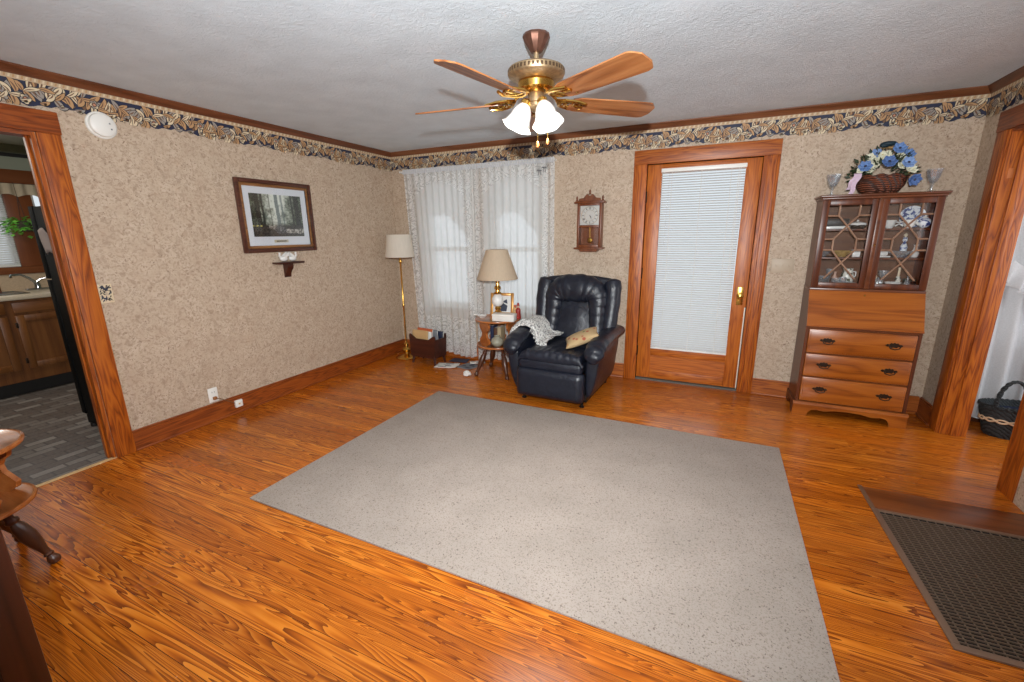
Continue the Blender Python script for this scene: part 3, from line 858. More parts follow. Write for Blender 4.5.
    bmesh.ops.bevel(bm, geom=bm.edges[:], offset=.028, segments=4, affect='EDGES', profile=.5, clamp_overlap=True)
    mb.frombm(bm)
    build('back_shell', mb, L, r, ang=50)
    for s in (-1, 1):
        pts = [B(s * .318, -.02, .05), B(s * .324, .1, .07), B(s * .334, .25, .07), B(s * .340, .40, .072), B(s * .338, .50, .070), B(s * .330, .57, .066), B(s * .318, .615, .055)]
        fine = []
        for i in range(len(pts) - 1):
            for t in range(5): fine.append(pts[i].lerp(pts[i + 1], t / 5))
        fine.append(pts[-1]); m = len(fine)
        R1 = [(.054 + .012 * i / m) * min(1, .55 + i / 8) * min(1, .55 + (m - 1 - i) / 6) for i in range(m)]
        build('side_bolster', MB().tube(fine, R1, 16, r2=[x * 1.25 for x in R1], rf=lambda i, an: 1 + .03 * math.sin(i * .9)), L, r, ang=80)
    # horseshoe head cushion with gathered pleats
    path = []
    for i in range(12): path.append((-.235 + .018 * i / 12, .0 + .36 * i / 12))
    for i in range(25):
        a = PI - PI * i / 24; path.append((.214 * math.copysign(abs(math.cos(a)) ** .72, math.cos(a)) * (1 + .08 * math.sin(a)), .36 + .165 * math.sin(a) ** .72 if 0 < i < 24 else .36))
    for i in range(12): path.append((.217 + .018 * i / 12, .36 - .36 * (i + 1) / 12))
    m = len(path); dense = []
    for i in range(m - 1):
        for t in range(4): dense.append((path[i][0] + (path[i + 1][0] - path[i][0]) * t / 4, path[i][1] + (path[i + 1][1] - path[i][1]) * t / 4))
    dense.append(path[-1]); m = len(dense)
    pts = [B(u, v, .085 + .03 * math.sin(PI * i / (m - 1)) ** 2) for i, (u, v) in enumerate(dense)]
    RA = []; RB = []
    for i in range(m):
        q = i / (m - 1); top = math.exp(-((q - .5) / .2) ** 2); e = min(1, .4 + min(q, 1 - q) * 12)
        RA.append((.072 + .058 * top) * e); RB.append((.058 + .022 * top) * e)
    wref = (BM.to_3x3() @ Vector((0, -1, 0)))
    def pl(i, an):
        q = i / (m - 1)
        inner = .5 - .5 * math.cos(an)      # pleats deepen towards one rim
        return 1 + .085 * (abs(math.sin(q * 58)) - .6) * (.35 + .65 * abs(math.cos(an))) * (1 if .1 < q < .9 else .4)
    build('head_cushion', MB().tube(pts, RA, 22, ref=wref, r2=RB, rf=pl), L, r, ang=80)
    def lum(u, v):
        x = (u - .5) * .36; vv = -.03 + v * .42
        top = .39 - (x / .18) ** 2 * .10
        vv = -.03 + v * (top + .03)
        e = math.sin(PI * u) ** .5
        w = .072 + .035 * e * (math.sin(PI * min(1, v * .8 + .25)) ** .6)
        w += .004 * mnoise.noise(Vector((x * 14, vv * 10, 5)))
        return tuple(B(x, vv, w))
    a = build('lumbar_panel', MB().grid(lum, 26, 26), L, r, ang=80); solid(a, .02, 0)
    # mechanism lever side seam piping
    return r
recliner()

# crocheted throw over one arm
def throw():
    rnd = random.Random(3)
    def fn(u, v):
        # u from the outside of the arm across to the seat, v along the arm (back to front)
        s = u * .62
        yy = -.23 - v * .53 + .05 * math.sin(u * 4)
        prof = [(-.50, .42), (-.482, .570), (-.40, .642), (-.33, .645), (-.258, .612), (-.230, .545), (-.20, .512), (-.155, .506), (-.105, .507)]
        f = s / .62 * (len(prof) - 1); i = min(int(f), len(prof) - 2); t = f - i
        x = prof[i][0] + (prof[i + 1][0] - prof[i][0]) * t; z = prof[i][1] + (prof[i + 1][1] - prof[i][1]) * t
        z += .016 * abs(mnoise.noise(Vector((u * 5, v * 4, 2)))) + .010 * math.sin(v * 15 + u * 5) * (.5 + .5 * math.sin(u * 9))
        if v > .8: z -= .03 * ((v - .8) / .2) ** 2
        x += .02 * math.sin(v * 5)
        yy += .03 * mnoise.noise(Vector((u * 4, 0, 7)))
        return (2.375 + x, -.30 + (yy + .30) , z)
    o = build('crochet_throw', MB().grid(fn, 46, 34), M['crochet'], ang=80)
    solid(o, .012, 1)
    tag(o, 'grey and white crocheted throw draped over an arm of the navy recliner', 'throw')
    fr = MB()
    for i in range(26):
        p = Vector(fn(.45 + .55 * i / 25, 1.0))
        fr.tube([p, p + Vector((.004, -.018, -.012)), p + Vector((rnd.uniform(-.01, .01), -.03, -.035))], .004, 5)
    build('fringe', fr, M['crochet'], o)
throw()

def pillow(loc, sx, sy, sz, eul):
    def fn(u, v):
        a = u * 2 - 1; b = v * 2 - 1
        return a, b
    mb = MB()
    for sgn in (1, -1):
        def g(u, v):
            a = u * 2 - 1; b = v * 2 - 1
            pin = 1 - .10 * (1 - abs(a) ** 2) * abs(b) ** 4 - .10 * (1 - abs(b) ** 2) * abs(a) ** 4
            h = ((1 - a * a) * (1 - b * b)) ** .42
            h *= 1 + .12 * mnoise.noise(Vector((a * 2, b * 2, sgn)))
            return (a * sx * (1 - .07 * (1 - abs(b)) * abs(a)), b * sy * (1 - .07 * (1 - abs(a)) * abs(b)), sgn * sz * h)
        mb.grid(g, 20, 20)
    mb2 = build('throw_pillow', mb, M['floral'], loc=loc, rot=eul, ang=80)
    return tag(mb2, 'small tan floral throw pillow on the seat of the navy recliner', 'pillow')
p = pillow((2.555, -.74, .558), .150, .105, .046, (math.radians(10), math.radians(-24), math.radians(16)))

# ------------------------------------------------------------------ tiered end tables
def end_table(label, loc, rz):
    t = thing('end_table', label, 'end table', loc, rz, 'matching two tier round end tables')
    for nm, z, R in (('table_top', .590, .237), ('lower_shelf', .322, .226)):
        mb = MB().lathe([(.0001, z - .012), (R - .012, z - .012), (R - .003, z - .008), (R, z), (R - .002, z + .007), (R - .010, z + .010), (R - .016, z + .006), (.0001, z + .006)], 40)
        build(nm, mb, M['maple'], t)
    # fiddle shaped supports between the tiers
    prof = [(-.05, 0), (.05, 0), (.085, .02), (.095, .05), (.07, .075), (.045, .10), (.04, .13), (.055, .155), (.085, .175), (.095, .205), (.08, .235), (.05, .256), (-.05, .256), (-.08, .235), (-.095, .205), (-.085, .175), (-.055, .155), (-.04, .13), (-.045, .10), (-.07, .075), (-.095, .05), (-.085, .02)]
    for a in (236, 356, 116):
        mb = MB(); mb.M = Matrix.Rotation(math.radians(a), 4, 'Z') @ Matrix.Translation((.155, 0, .3275))
        mb.prism(prof, -.011, .011, 'yz')
        build('support', mb, M['maple'], t)
    lp = [(.0001, 0), (.016, 0), (.022, .008), (.023, .020), (.017, .032), (.014, .038), (.02, .044), (.014, .052), (.016, .07), (.026, .11), (.031, .15), (.027, .19), (.018, .215), (.024, .222), (.024, .232), (.017, .24), (.018, .29), (.0001, .29)]
    for k in range(4):
        a = math.radians(45 + 90 * k)
        mb = MB()
        mb.M = Matrix.Rotation(a, 4, 'Z') @ Matrix.Translation((.255, 0, 0.004)) @ Matrix.Rotation(math.radians(-24), 4, 'Y')
        mb.lathe([(r, z * 1.145) for r, z in lp], 18)
        # keep the foot flat
        build('leg', mb, M['turned'], t)
    return t
end_table('round two tier wooden end table holding a brass lamp beside the navy recliner', (1.555, -.382, 0), math.radians(2))
end_table('round two tier wooden end table with turned legs near the kitchen doorway', (.765, -3.852, 0), math.radians(0))

# lamp on the table
def table_lamp():
    x, y, z0 = 1.55, -.36, .5965
    t = thing('table_lamp', 'brass and white glass table lamp with beige cone shade on the end table', 'table lamp', (x, y, z0))
    build('lamp_base', MB().lathe([(.0001, 0), (.062, 0), (.064, .02), (.056, .03), (.05, .05), (.03, .07), (.022, .085), (.034, .10), (.020, .118), (.0001, .12)], 28), M['brass'], t)
    build('lamp_body', MB().lathe([(.02, .118), (.040, .128), (.056, .15), (.060, .175), (.056, .205), (.038, .236), (.026, .245)], 28), M['ceramic'], t)
    build('lamp_neck', MB().lathe([(.026, .243), (.040, .25), (.042, .258), (.026, .268), (.022, .29), (.034, .30), (.034, .318), (.020, .33), (.016, .36), (.024, .368), (.024, .39), (.010, .40), (.008, .46), (.0001, .46)], 24), M['brass'], t)
    mb = MB().lathe([(.207, .398), (.210, .400), (.108, .690), (.105, .690)], 48)
    build('lamp_shade', mb, M['shade_beige'], t)
    build('finial', MB().lathe([(.004, .46), (.004, .682), (.009, .684), (.0001, .690)], 10).tube([(-.105, 0, .685), (.105, 0, .685)], .002, 6), M['brass'], t)
table_lamp()

# framed print standing on the end table
t = thing('standing_frame', 'gold framed print standing behind the lamp on the end table', 'picture frame', (1.53, -.235, .600), math.radians(14))
t.rotation_euler = (math.radians(-12), 0, math.radians(14))
mb = MB(); w_, h_ = .125, .235
mb.box(-w_, -w_ + .03, -.01, .01, 0, h_, bev=.004).box(w_ - .03, w_, -.01, .01, 0, h_, bev=.004).box(-w_ + .03, w_ - .03, -.01, .01, 0, .03, bev=.004).box(-w_ + .03, w_ - .03, -.01, .01, h_ - .03, h_, bev=.004)
build('frame', mb, plain('gold_frame', rgb(186, 132, 66), .35, .4, var=.2), t)
build('print', MB().box(-w_ + .03, w_ - .03, -.002, .004, .03, h_ - .03), M['ceramic'], t)
mb = MB().poly([(-.045, -.0035, .04), (.05, -.0035, .04), (.06, -.0035, .10), (.01, -.0035, .13), (-.06, -.0035, .16)]).poly([(.0, -.0036, .14), (.06, -.0036, .12), (.05, -.0036, .17)])
build('blue_motif', mb, M['navyp'], t, fixn=False)

t = thing('red_figurine', 'small red robed figurine at the back edge of the end table', 'figurine', (1.765, -.33, .5968))
build('robe', MB().lathe([(.0001, 0), (.028, 0), (.030, .01), (.024, .06), (.026, .085), (.018, .105), (.010, .112)], 18), M['red'], t)
build('head', MB().ell((0, 0, .125), (.014, .014, .017), 12, 8), plain('skin_paint', rgb(214, 168, 134), .5), t)
build('hat', MB().lathe([(.017, .132), (.012, .15), (.006, .162), (.0001, .166)], 14), M['red'], t)
t = thing('tan_figurine', 'small tan figurine beside the red figurine on the end table', 'figurine', (1.70, -.26, .5968))
build('body', MB().lathe([(.0001, 0), (.026, 0), (.022, .05), (.024, .08), (.012, .10)], 16), M['tan'], t)
build('head', MB().ell((0, 0, .113), (.014, .014, .016), 12, 8), M['orange'], t)

tb = thing('white_box', 'white cardboard box on the front edge of the end table', 'box', (1.685, -.485, .5975), math.radians(8))
build('box_base', MB().box(-.112, .112, -.055, .055, 0, .056, bev=.003), M['paper'], tb)
build('box_lid', MB().box(-.115, .115, -.058, .058, .048, .070, bev=.004), plain('cream_box', rgb(232, 226, 216), .6), tb)
t = thing('white_dish', 'small white shell shaped dish on the left edge of the end table', 'dish', (1.40, -.43, .5968))
mb = MB().lathe([(.0001, 0), (.02, 0), (.035, .014), (.048, .026), (.045, .027), (.032, .017), (.0001, .006)], 24, wob=lambda a, j: 1 + .1 * math.cos(7 * a))
build('bowl', mb, M['ceramic'], t)
build('spoon_handle', MB().tube([(-.04, 0, .022), (-.07, -.01, .03), (-.09, -.012, .026)], [.006, .005, .008], 8), M['ceramic'], t)
# under tier
t = thing('grey_vase', 'squat grey green glazed vase on the lower shelf of the end table', 'vase', (1.60, -.49, .3285))
build('body', MB().lathe([(.0001, 0), (.036, 0), (.058, .02), (.066, .045), (.056, .075), (.033, .092), (.028, .10), (.034, .108), (.026, .108), (.02, .095), (.0001, .09)], 26), plain('grey_glaze', rgb(150, 146, 128), .25, var=.2, bscale=18), t)
bkc = [('navy blue', rgb(30, 40, 70)), ('brown', rgb(90, 56, 36)), ('pale tan', rgb(180, 160, 126))]
for i, (nm, c) in enumerate(bkc):
    t = thing('book', '%s book standing on the lower shelf of the end table' % nm, 'book', (1.50 + .042 * i, -.36, .3285), math.radians(4))
    hh = (.19, .17, .18)[i]
    build('cover', MB().box(-.018, -.0155, -.06, .06, 0, hh, bev=.001).box(.0155, .018, -.06, .06, 0, hh, bev=.001).box(-.018, .018, -.063, -.059, 0, hh, bev=.001), plain('book_%d' % i, c, .6), t)
    build('pages', MB().box(-.0155, .0155, -.059, .056, .003, hh - .004), M['paper'], t)

# ------------------------------------------------------------------ floor lamp
t = thing('floor_lamp', 'tall brass floor lamp with white shade in the corner beside the curtains', 'floor lamp', (.268, -.285, 0))
build('lamp_base', MB().lathe([(.0001, 0), (.125, 0), (.13, .012), (.12, .022), (.085, .030), (.05, .042), (.03, .055), (.028, .075), (.045, .088), (.05, .105), (.04, .122), (.022, .135), (.02, .15), (.03, .16), (.03, .175), (.012, .19), (.0001, .19)], 30), M['brass'], t)
build('pole', MB().lathe([(.011, .18), (.010, .62), (.015, .63), (.015, .65), (.010, .66), (.009, 1.12), (.015, 1.13), (.02, 1.15), (.012, 1.17), (.008, 1.19), (.008, 1.43)], 14), M['brass'], t)
build('lamp_shade', MB().lathe([(.163, 1.195), (.166, 1.197), (.132, 1.445), (.129, 1.445)], 48), M['shade_white'], t)
build('finial', MB().lathe([(.004, 1.42), (.009, 1.436), (.0001, 1.442)], 10).tube([(-.13, 0, 1.438), (.13, 0, 1.438)], .002, 6).tube([(0, -.13, 1.438), (0, .13, 1.438)], .002, 6), M['brass'], t)
build('socket', MB().lathe([(.016, 1.19), (.018, 1.20), (.018, 1.25), (.010, 1.26)], 14).tube([(.018, 0, 1.215), (.03, 0, 1.215)], .004, 6), M['brass'], t)

# ------------------------------------------------------------------ magazine bin + loose papers
t = thing('magazine_bin', 'dark cherry wooden magazine bin full of papers below the lace curtain', 'magazine rack', (.625, -.335, 0), math.radians(-4))
side = [(-.17, .085), (.17, .085), (.186, .32), (.178, .345), (.15, .335), (.09, .295), (-.09, .295), (-.15, .335), (-.178, .345), (-.186, .32)]
for yy in (-.105, .093):
    build('side_panel', MB().prism(side, yy, yy + .014, 'xz'), M['cherry'], t)
for s in (-1, 1):
    mb = MB().prism([(s * .17, .085), (s * .185, .30), (s * .173, .30), (s * .158, .085)], -.091, .093, 'xz')
    build('end_panel', mb, M['cherry'], t)
build('bottom', MB().box(-.157, .157, -.091, .093, .085, .099), M['cherry'], t)
for sx in (-1, 1):
    for sy in (-1, 1):
        build('leg', MB().tube([(sx * .150, sy * .080, .086), (sx * .155, sy * .085, .05), (sx * .162, sy * .09, 0)], [.020, .015, .012], 10), M['cherry'], t)
mags = [('tan paper bundle leaning in the dark magazine bin', M['tan'], -.12, .375, .16), ('white folded newspaper in the dark magazine bin', M['paper'], -.03, .36, -.14), ('orange brown folded paper in the dark magazine bin', M['orange'], -.12, .385, .3), ('grey printed magazine in the dark magazine bin', M['grey_print'], .04, .372, -.2), ('navy printed magazine in the dark magazine bin', M['navyp'], .09, .35, .1)]
for i, (lb, mt, dx, zt, rr) in enumerate(mags):
    yy = -.075 + i * .036
    o = thing('magazine', lb, 'magazine', (.625 + dx * .5, -.335 + yy, .1), math.radians(-4))
    mb = MB()
    def mg(u, v):
        return ((u - .5) * .22 + v * rr * .1, .012 * math.sin(u * 3 + i) * v * .5 + (.006 if v > .9 else 0), v * (zt - .085))
    q = build('cover', mb.grid(mg, 12, 10), mt, o); solid(q, .012)
    q = build('pages', MB().grid(lambda u, v: (mg(u, v)[0], mg(u, v)[1] + .0105, mg(u, v)[2] * .97), 12, 6), M['paper'], o); solid(q, .007)

def newspaper(name, label, loc, rz, w_, h_, mat, th=.008, seed=0, grp='loose papers on the floor'):
    o = thing(name, label, name.replace('_', ' '), loc, rz, grp)
    def fn(u, v):
        return ((u - .5) * w_, (v - .5) * h_, .004 + .006 * abs(mnoise.noise(Vector((u * 3, v * 3, seed)))) + .010 * max(0, u - .8) * 5 * (.5 + .5 * math.sin(v * 5 + seed)))
    q = build('pages', MB().grid(fn, 14, 14), mat, o); solid(q, th * .6, 1)
    mb = MB()
    rnd = random.Random(seed)
    for k in range(4):
        u0 = rnd.uniform(.08, .55); v0 = .1 + k * .21; du = rnd.uniform(.25, .4)
        def f2(u, v): 
            a = fn(u0 + du * u, v0 + .13 * v); return (a[0], a[1], a[2] + th * .62 + .0008)
        mb.grid(f2, 6, 5)
    build('print_block', mb, M['grey_print'] if seed % 2 else M['navyp'], o, fixn=False)
newspaper('newspaper', 'folded grey printed newspaper at the front of the papers under the curtain', (.905, -.385, .0), math.radians(14), .25, .17, M['paper'], seed=1)
newspaper('newspaper', 'open dark printed newspaper in the middle of the papers under the curtain', (1.14, -.305, .0), math.radians(-12), .20, .20, M['grey_print'], seed=2)
newspaper('magazine', 'glossy magazine lying at the back of the papers under the curtain', (.93, -.155, .0), math.radians(8), .22, .14, M['navyp'], seed=4)
newspaper('magazine', 'white paged magazine lying against the end table leg', (1.16, -.145, .0), math.radians(35), .17, .09, M['paper'], seed=5)
o = MB()
def crump(u, v):
    a = u * 2 * PI; b = (v - .5) * PI
    k = 1 + .45 * mnoise.noise(Vector((math.cos(a) * 2 * math.cos(b), math.sin(a) * 2 * math.cos(b), math.sin(b) * 2 + 4)))
    return (.045 * k * math.cos(b) * math.cos(a), .032 * k * math.cos(b) * math.sin(a), .026 + .026 * k * math.sin(b))
o.grid(crump, 24, 14, wrapu=True)
tag(build('crumpled_tissue', o, M['paper'], loc=(1.295, -.60, .002), ang=25), 'crumpled white tissue on the floor by the end table foot', 'tissue')

# ------------------------------------------------------------------ lace curtains
def lace_panel(x0, x1, label, ph, zb, drift=0., bows=()):
    mb = MB(); nu, nv = 150, 46; uvs = []
    def fn(u, v):
        z = zb + (2.150 - zb) * v
        x = x0 + (x1 - x0) * u + drift * (1 - v) * (1 - u)
        amp = .010 + .011 * (1 - v)
        f = 2 * PI * u * (x1 - x0) / .085
        y = -.066 + amp * math.sin(f + ph + .5 * math.sin(f * .37) + .3 * mnoise.noise(Vector((u * 6, v * 2, ph)))) + .012 * mnoise.noise(Vector((u * 8, v * 1.5, ph + 3)))
        if zb > .12: z += .0
        z -= .02 * (1 - v) * math.sin(u * 9 + ph)
        return (x, y, z)
    mb.grid(fn, nu, nv)
    o = build('lace_curtain', mb, M['lace'], ang=180, fixn=False)
    me = o.data; uvl = me.uv_layers.new(name='UVMap')
    for lp in me.loops:
        k = lp.vertex_index; uvl.data[lp.index].uv = ((k % nu) / (nu - 1), (k // nu) / (nv - 1))
    tag(o, label, 'curtain', 'white lace window curtains')
    hd = build('heading', MB().grid(lambda u, v: (x0 + (x1 - x0) * u, -.086 + .012 * math.cos(u * (x1 - x0) / .03 * 2 * PI) + (.004 if v > .5 else 0), 2.105 + .05 * v), 160, 4), M['white_cloth'], o, ang=180, fixn=False)
    for bx, bz in bows:
        b = MB()
        for s in (-1, 1):
            b.lathe([(.0001, 0), (.014, .004), (.012, .010), (.0001, .012)], 12, (bx + s * .012, -.112, bz))
        b.tube([(bx - .006, -.106, bz), (bx - .012, -.108, bz - .04)], .004, 6).tube([(bx + .006, -.106, bz), (bx + .012, -.108, bz - .035)], .004, 6)
        build('bow', b, M['grey_print'], o)
    return o
lace_panel(.22, 1.118, 'white lace curtain panel beside the floor lamp', .4, .05, .09)
lace_panel(1.122, 2.045, 'white lace curtain panel behind the table lamp and recliner', 2.1, .03, .0, ((1.905, 2.03), (1.955, 2.055)))
rod = build('curtain_rod', MB().tube([(.17, -.07, 2.135), (2.03, -.07, 2.135)], .008, 8).box(.165, .175, -.07, 0, 2.125, 2.145).box(2.03, 2.04, -.07, 0, 2.125, 2.145), M['white'])
tag(rod, 'white metal curtain rod carrying the lace curtains', 'curtain rod')
def swag(x0, x1, label, lean):
    def fn(u, v):
        x = x0 + (x1 - x0) * u
        pk = (u - lean); low = 1.66 - .62 * max(0, abs(pk) - .12) ** 1.15 - .015 * abs(math.sin(u * 22))
        z = low + (2.02 - low) * v
        return (x, -.030 + .006 * math.sin(u * 30 + v), z)
    o = build('swag_valance', MB().grid(fn, 60, 16), M['swag'], ang=180, fixn=False)
    tag(o, label, 'valance', 'swag valances behind the lace')
swag(.46, 1.05, 'white scalloped swag valance behind the lace nearer the floor lamp', .38)
swag(1.31, 1.88, 'white scalloped swag valance behind the lace above the table lamp', .42)

# ------------------------------------------------------------------ wall things
t = thing('framed_picture', 'dark framed forest print with white mat on the beige wall', 'picture', (0, -1.575, 1.607))
Y0, Y1, Z0, Z1 = -.363, .363, -.300, .300
def frame_ring(mb, y0, y1, z0, z1, w_, x0, x1, bev, mat=0):
    mb.box(x0, x1, y0, y0 + w_, z0, z1, mat, bev).box(x0, x1, y1 - w_, y1, z0, z1, mat, bev).box(x0, x1, y0 + w_, y1 - w_, z0, z0 + w_, mat, bev).box(x0, x1, y0 + w_, y1 - w_, z1 - w_, z1, mat, bev)
    return mb
fm = wood('picture_frame_wood', rgb(52, 26, 18), rgb(78, 42, 30), rgb(96, 56, 40), 'y', .3, 4, 10, .6)
build('frame', frame_ring(MB(), Y0, Y1, Z0, Z1, .034, .002, .032, .008), fm, t)
build('inner_frame', frame_ring(MB(), Y0 + .034, Y1 - .034, Z0 + .034, Z1 - .034, .024, .002, .024, .006), wood('inner_frame_wood', rgb(92, 58, 30), rgb(128, 86, 48), rgb(150, 106, 64), 'y', .3, 4, 12, .6), t)
a = .058
build('mat_board', MB().box(.004, .010, Y0 + a, Y1 - a, Z0 + a, Z1 - a), plain('mat_board_white', rgb(204, 208, 214), .7), t)
# the print: a misty forest stream, painted vertex by vertex (its own colours)
iy0, iy1, iz0, iz1 = Y0 + a + .055, Y1 - a - .055, Z0 + a + .075, Z1 - a - .055
nx, nz = 120, 96
mb = MB().grid(lambda u, v: (.0106, iy0 + (iy1 - iy0) * u, iz0 + (iz1 - iz0) * v), nx, nz)
o = build('print', mb, [], t, fixn=False)
def forest(u, v):
    n1 = mnoise.fractal(Vector((u * 9, v * 9, 1)), 1, 2, 4); n2 = mnoise.fractal(Vector((u * 26, v * 22, 5)), 1, 2, 3)
    dark = Vector((22, 28, 22)); green = Vector((62, 76, 52)); mist = Vector((206, 212, 202)); blue = Vector((128, 146, 148))
    side = min(1, abs(u - .47 - .05 * (v - .5)) * 2.3)
    lum = max(0, 1.25 - side * 1.25) * (.5 + .6 * v) + .34 * n1 + .25 * n2
    c = dark.lerp(green, min(1, max(0, .5 + n2 * .9 + .2 * n1)))
    c = c.lerp(mist, min(1, max(0, lum)))
    for cx, wd, b in ((.50, .035, .8), (.60, .020, .6), (.13, .045, .95), (.22, .02, .85), (.90, .05, .9), (.80, .02, .7), (.36, .012, .4)):
        if abs(u - cx - .01 * math.sin(v * 5)) < wd and v > .25: c = c.lerp(dark if cx < .4 or cx > .7 else blue * .7, b)
    if v < .30:
        bank = .20 + .06 * math.sin(u * 5 + 1)
        g = Vector((70, 66, 58)).lerp(Vector((26, 24, 22)), min(1, max(0, .5 + n2)))
        if abs(v - bank + .1 * (u - .6)) < .05 + .03 * n1 and u > .3: g = g.lerp(Vector((188, 184, 176)), min(1, max(0, .6 + n2)))
        if (u - .52) ** 2 + ((v - .17) * 1.2) ** 2 < .014: g = Vector((54, 54, 56)).lerp(Vector((150, 150, 152)), min(1, max(0, n2 + .2)))
        c = c.lerp(g, min(1, (.30 - v) / .06))
    if u < .17 and .235 < v < .265: c = c.lerp(Vector((196, 186, 96)), min(1, max(0, .55 + n2 * 2)))
    return c
ca = o.data.color_attributes.new('print', 'FLOAT_COLOR', 'POINT')
for i in range(len(o.data.vertices)):
    c = forest((i % nx) / (nx - 1), (i // nx) / (nz - 1)); ca.data[i].color = rgb(*[min(255, max(0, q)) for q in c])
tt = NT('forest_print'); at = tt.n('Attribute', attribute_name='print').outputs['Color']
o.data.materials.append(tt.pbr(at, .5))
build('title_plaque', MB().box(.010, .0125, -.07, .07, iz0 - .052, iz0 - .028, bev=.001), plain('plaque', rgb(176, 168, 146), .4), t)
build('title_lines', MB().box(.0125, .0129, -.05, .05, iz0 - .044, iz0 - .036), M['black_metal'], t)
build('glazing', MB().box(.0135, .0150, Y0 + a, Y1 - a, Z0 + a, Z1 - a), glass('picture_glass', (1, 1, 1, 1), .08), t)

t = thing('wall_bracket', 'small dark wooden bracket shelf below the forest print', 'wall shelf', (0, -1.555, 1.212))
build('shelf_board', MB().box(.0, .085, -.135, .135, -.010, .006, bev=.003), M['cherry'], t)
build('bracket', MB().prism([(0, -.135), (.016, -.13), (.02, -.10), (.034, -.075), (.055, -.055), (.062, -.03), (.06, -.010), (0, -.010)], -.03, .03, 'xz'), M['cherry'], t)
for k, (dy, sgn, lb) in enumerate(((-.045, 1, 'white bird figurine on the small bracket shelf, nearer the kitchen doorway'), (.045, -1, 'white bird figurine on the small bracket shelf, nearer the floor lamp'))):
    t = thing('bird_figurine', lb, 'figurine', (.042, -1.555 + dy, 1.219))
    mb = MB().ell((0, 0, .028), (.022, .038, .024), 14, 10).tube([(0, sgn * -.025, .035), (0, sgn * -.04, .055), (0, sgn * -.036, .07)], [.012, .009, .008], 8).ell((0, sgn * -.038, .074), (.009, .012, .009), 10, 8)
    build('body', mb, M['ceramic'], t)
    for s in (-1, 1):
        mb = MB().prism([(sgn * -.01, .028), (sgn * .03, .05), (sgn * .055, .088), (sgn * .03, .078), (sgn * .0, .055)], s * .018, s * .024, 'yz')
        build('wing', mb, M['ceramic'], t)
    build('beak', MB().lathe([(.004, 0), (.0001, .012)], 8, (0, sgn * -.052, .07)), M['orange'], t)

t = thing('smoke_detector', 'round white smoke detector on the wallpaper border above the kitchen doorway corner', 'smoke detector', (0, -2.722, 2.126))
mb = MB(); mb.M = Matrix.Rotation(PI / 2, 4, 'Y')
mb.lathe([(.0001, 0), (.078, 0), (.078, .012), (.074, .016), (.070, .016), (.066, .034), (.058, .040), (.0001, .042)], 40)
build('housing', mb, M['white'], t)
for q in ((.0405, .03, .012), (.0405, .035, -.02)): build('indicator', MB().ell(q, (.003, .005, .005), 8, 6), M['grey_print'], t)

t = thing('wall_outlet', 'white wall outlet with a plug just above the baseboard', 'outlet', (0, -2.370, .215))
build('face_plate', MB().box(0, .006, -.036, .036, -.058, .058, bev=.003), M['white'], t)
build('receptacle', MB().box(.006, .009, -.017, .017, .006, .040, bev=.003).box(.006, .009, -.017, .017, -.040, -.006, bev=.003), M['white'], t)
build('slots', MB().box(.009, .0095, -.010, -.007, .018, .030).box(.009, .0095, .007, .010, .018, .030), M['black_metal'], t)
t = thing('plug_cord', 'brown plug and short cord running down from the wall outlet', 'cord', (0, -2.370, .190))
build('plug', MB().box(.010, .034, -.013, .013, -.012, .012, bev=.004), plain('brown_plug', rgb(150, 92, 48), .5), t)
build('cord', MB().tube([(.034, 0, 0), (.05, .02, -.005), (.04, .08, -.05), (.03, .13, -.085), (.026, .15, -.10)], .0035, 8), plain('brown_cord', rgb(120, 80, 50), .5), t)
t = thing('phone_jack', 'small white square jack box on the baseboard below the outlet', 'wall jack', (.019, -2.200, .085))
build('housing', MB().box(0, .022, -.03, .03, -.03, .03, bev=.004), M['white'], t)
build('socket', MB().box(.022, .0225, -.008, .008, -.008, .004), M['tan'], t)

t = thing('papered_switch_plate', 'switch plate covered in border paper beside the kitchen doorway', 'switch plate', (0, -2.893, 1.095))
build('plate', MB().box(0, .006, -.036, .036, -.06, .06, bev=.002), bcol[1], t)
mb = MB(); rnd = random.Random(5)
for k in range(44):
    cy, cz = rnd.uniform(-.026, .026), rnd.uniform(-.05, .05); a = rnd.uniform(0, PI); l_ = rnd.uniform(.008, .018); w2 = .004
    pts = [(.0062 + .00003 * k, cy + math.cos(a + q) * (l_ if i % 2 == 0 else w2), cz + math.sin(a + q) * (l_ if i % 2 == 0 else w2)) for i, q in enumerate((0, PI / 2, PI, 3 * PI / 2))]
    mb.add([(p_[0], max(-.034, min(.034, p_[1])), max(-.058, min(.058, p_[2]))) for p_ in pts], [(0, 1, 2, 3)], k % 2)
build('leaf_print', mb, [bcol[5], bcol[0]], t, fixn=False)
build('toggle', MB().box(.006, .016, -.005, .005, -.010, .010, bev=.002), M['cream_plate'], t)

t = thing('light_switch', 'cream triple switch plate on the wall right of the glazed door', 'light switch', (4.057, 0, 1.15))
build('face_plate', MB().box(-.082, .082, -.006, 0, -.058, .058, bev=.003), M['cream_plate'], t)
for x in (-.046, 0, .046):
    build('toggle', MB().box(x - .005, x + .005, -.018, -.006, -.002, .012, bev=.002), M['cream_plate'], t)

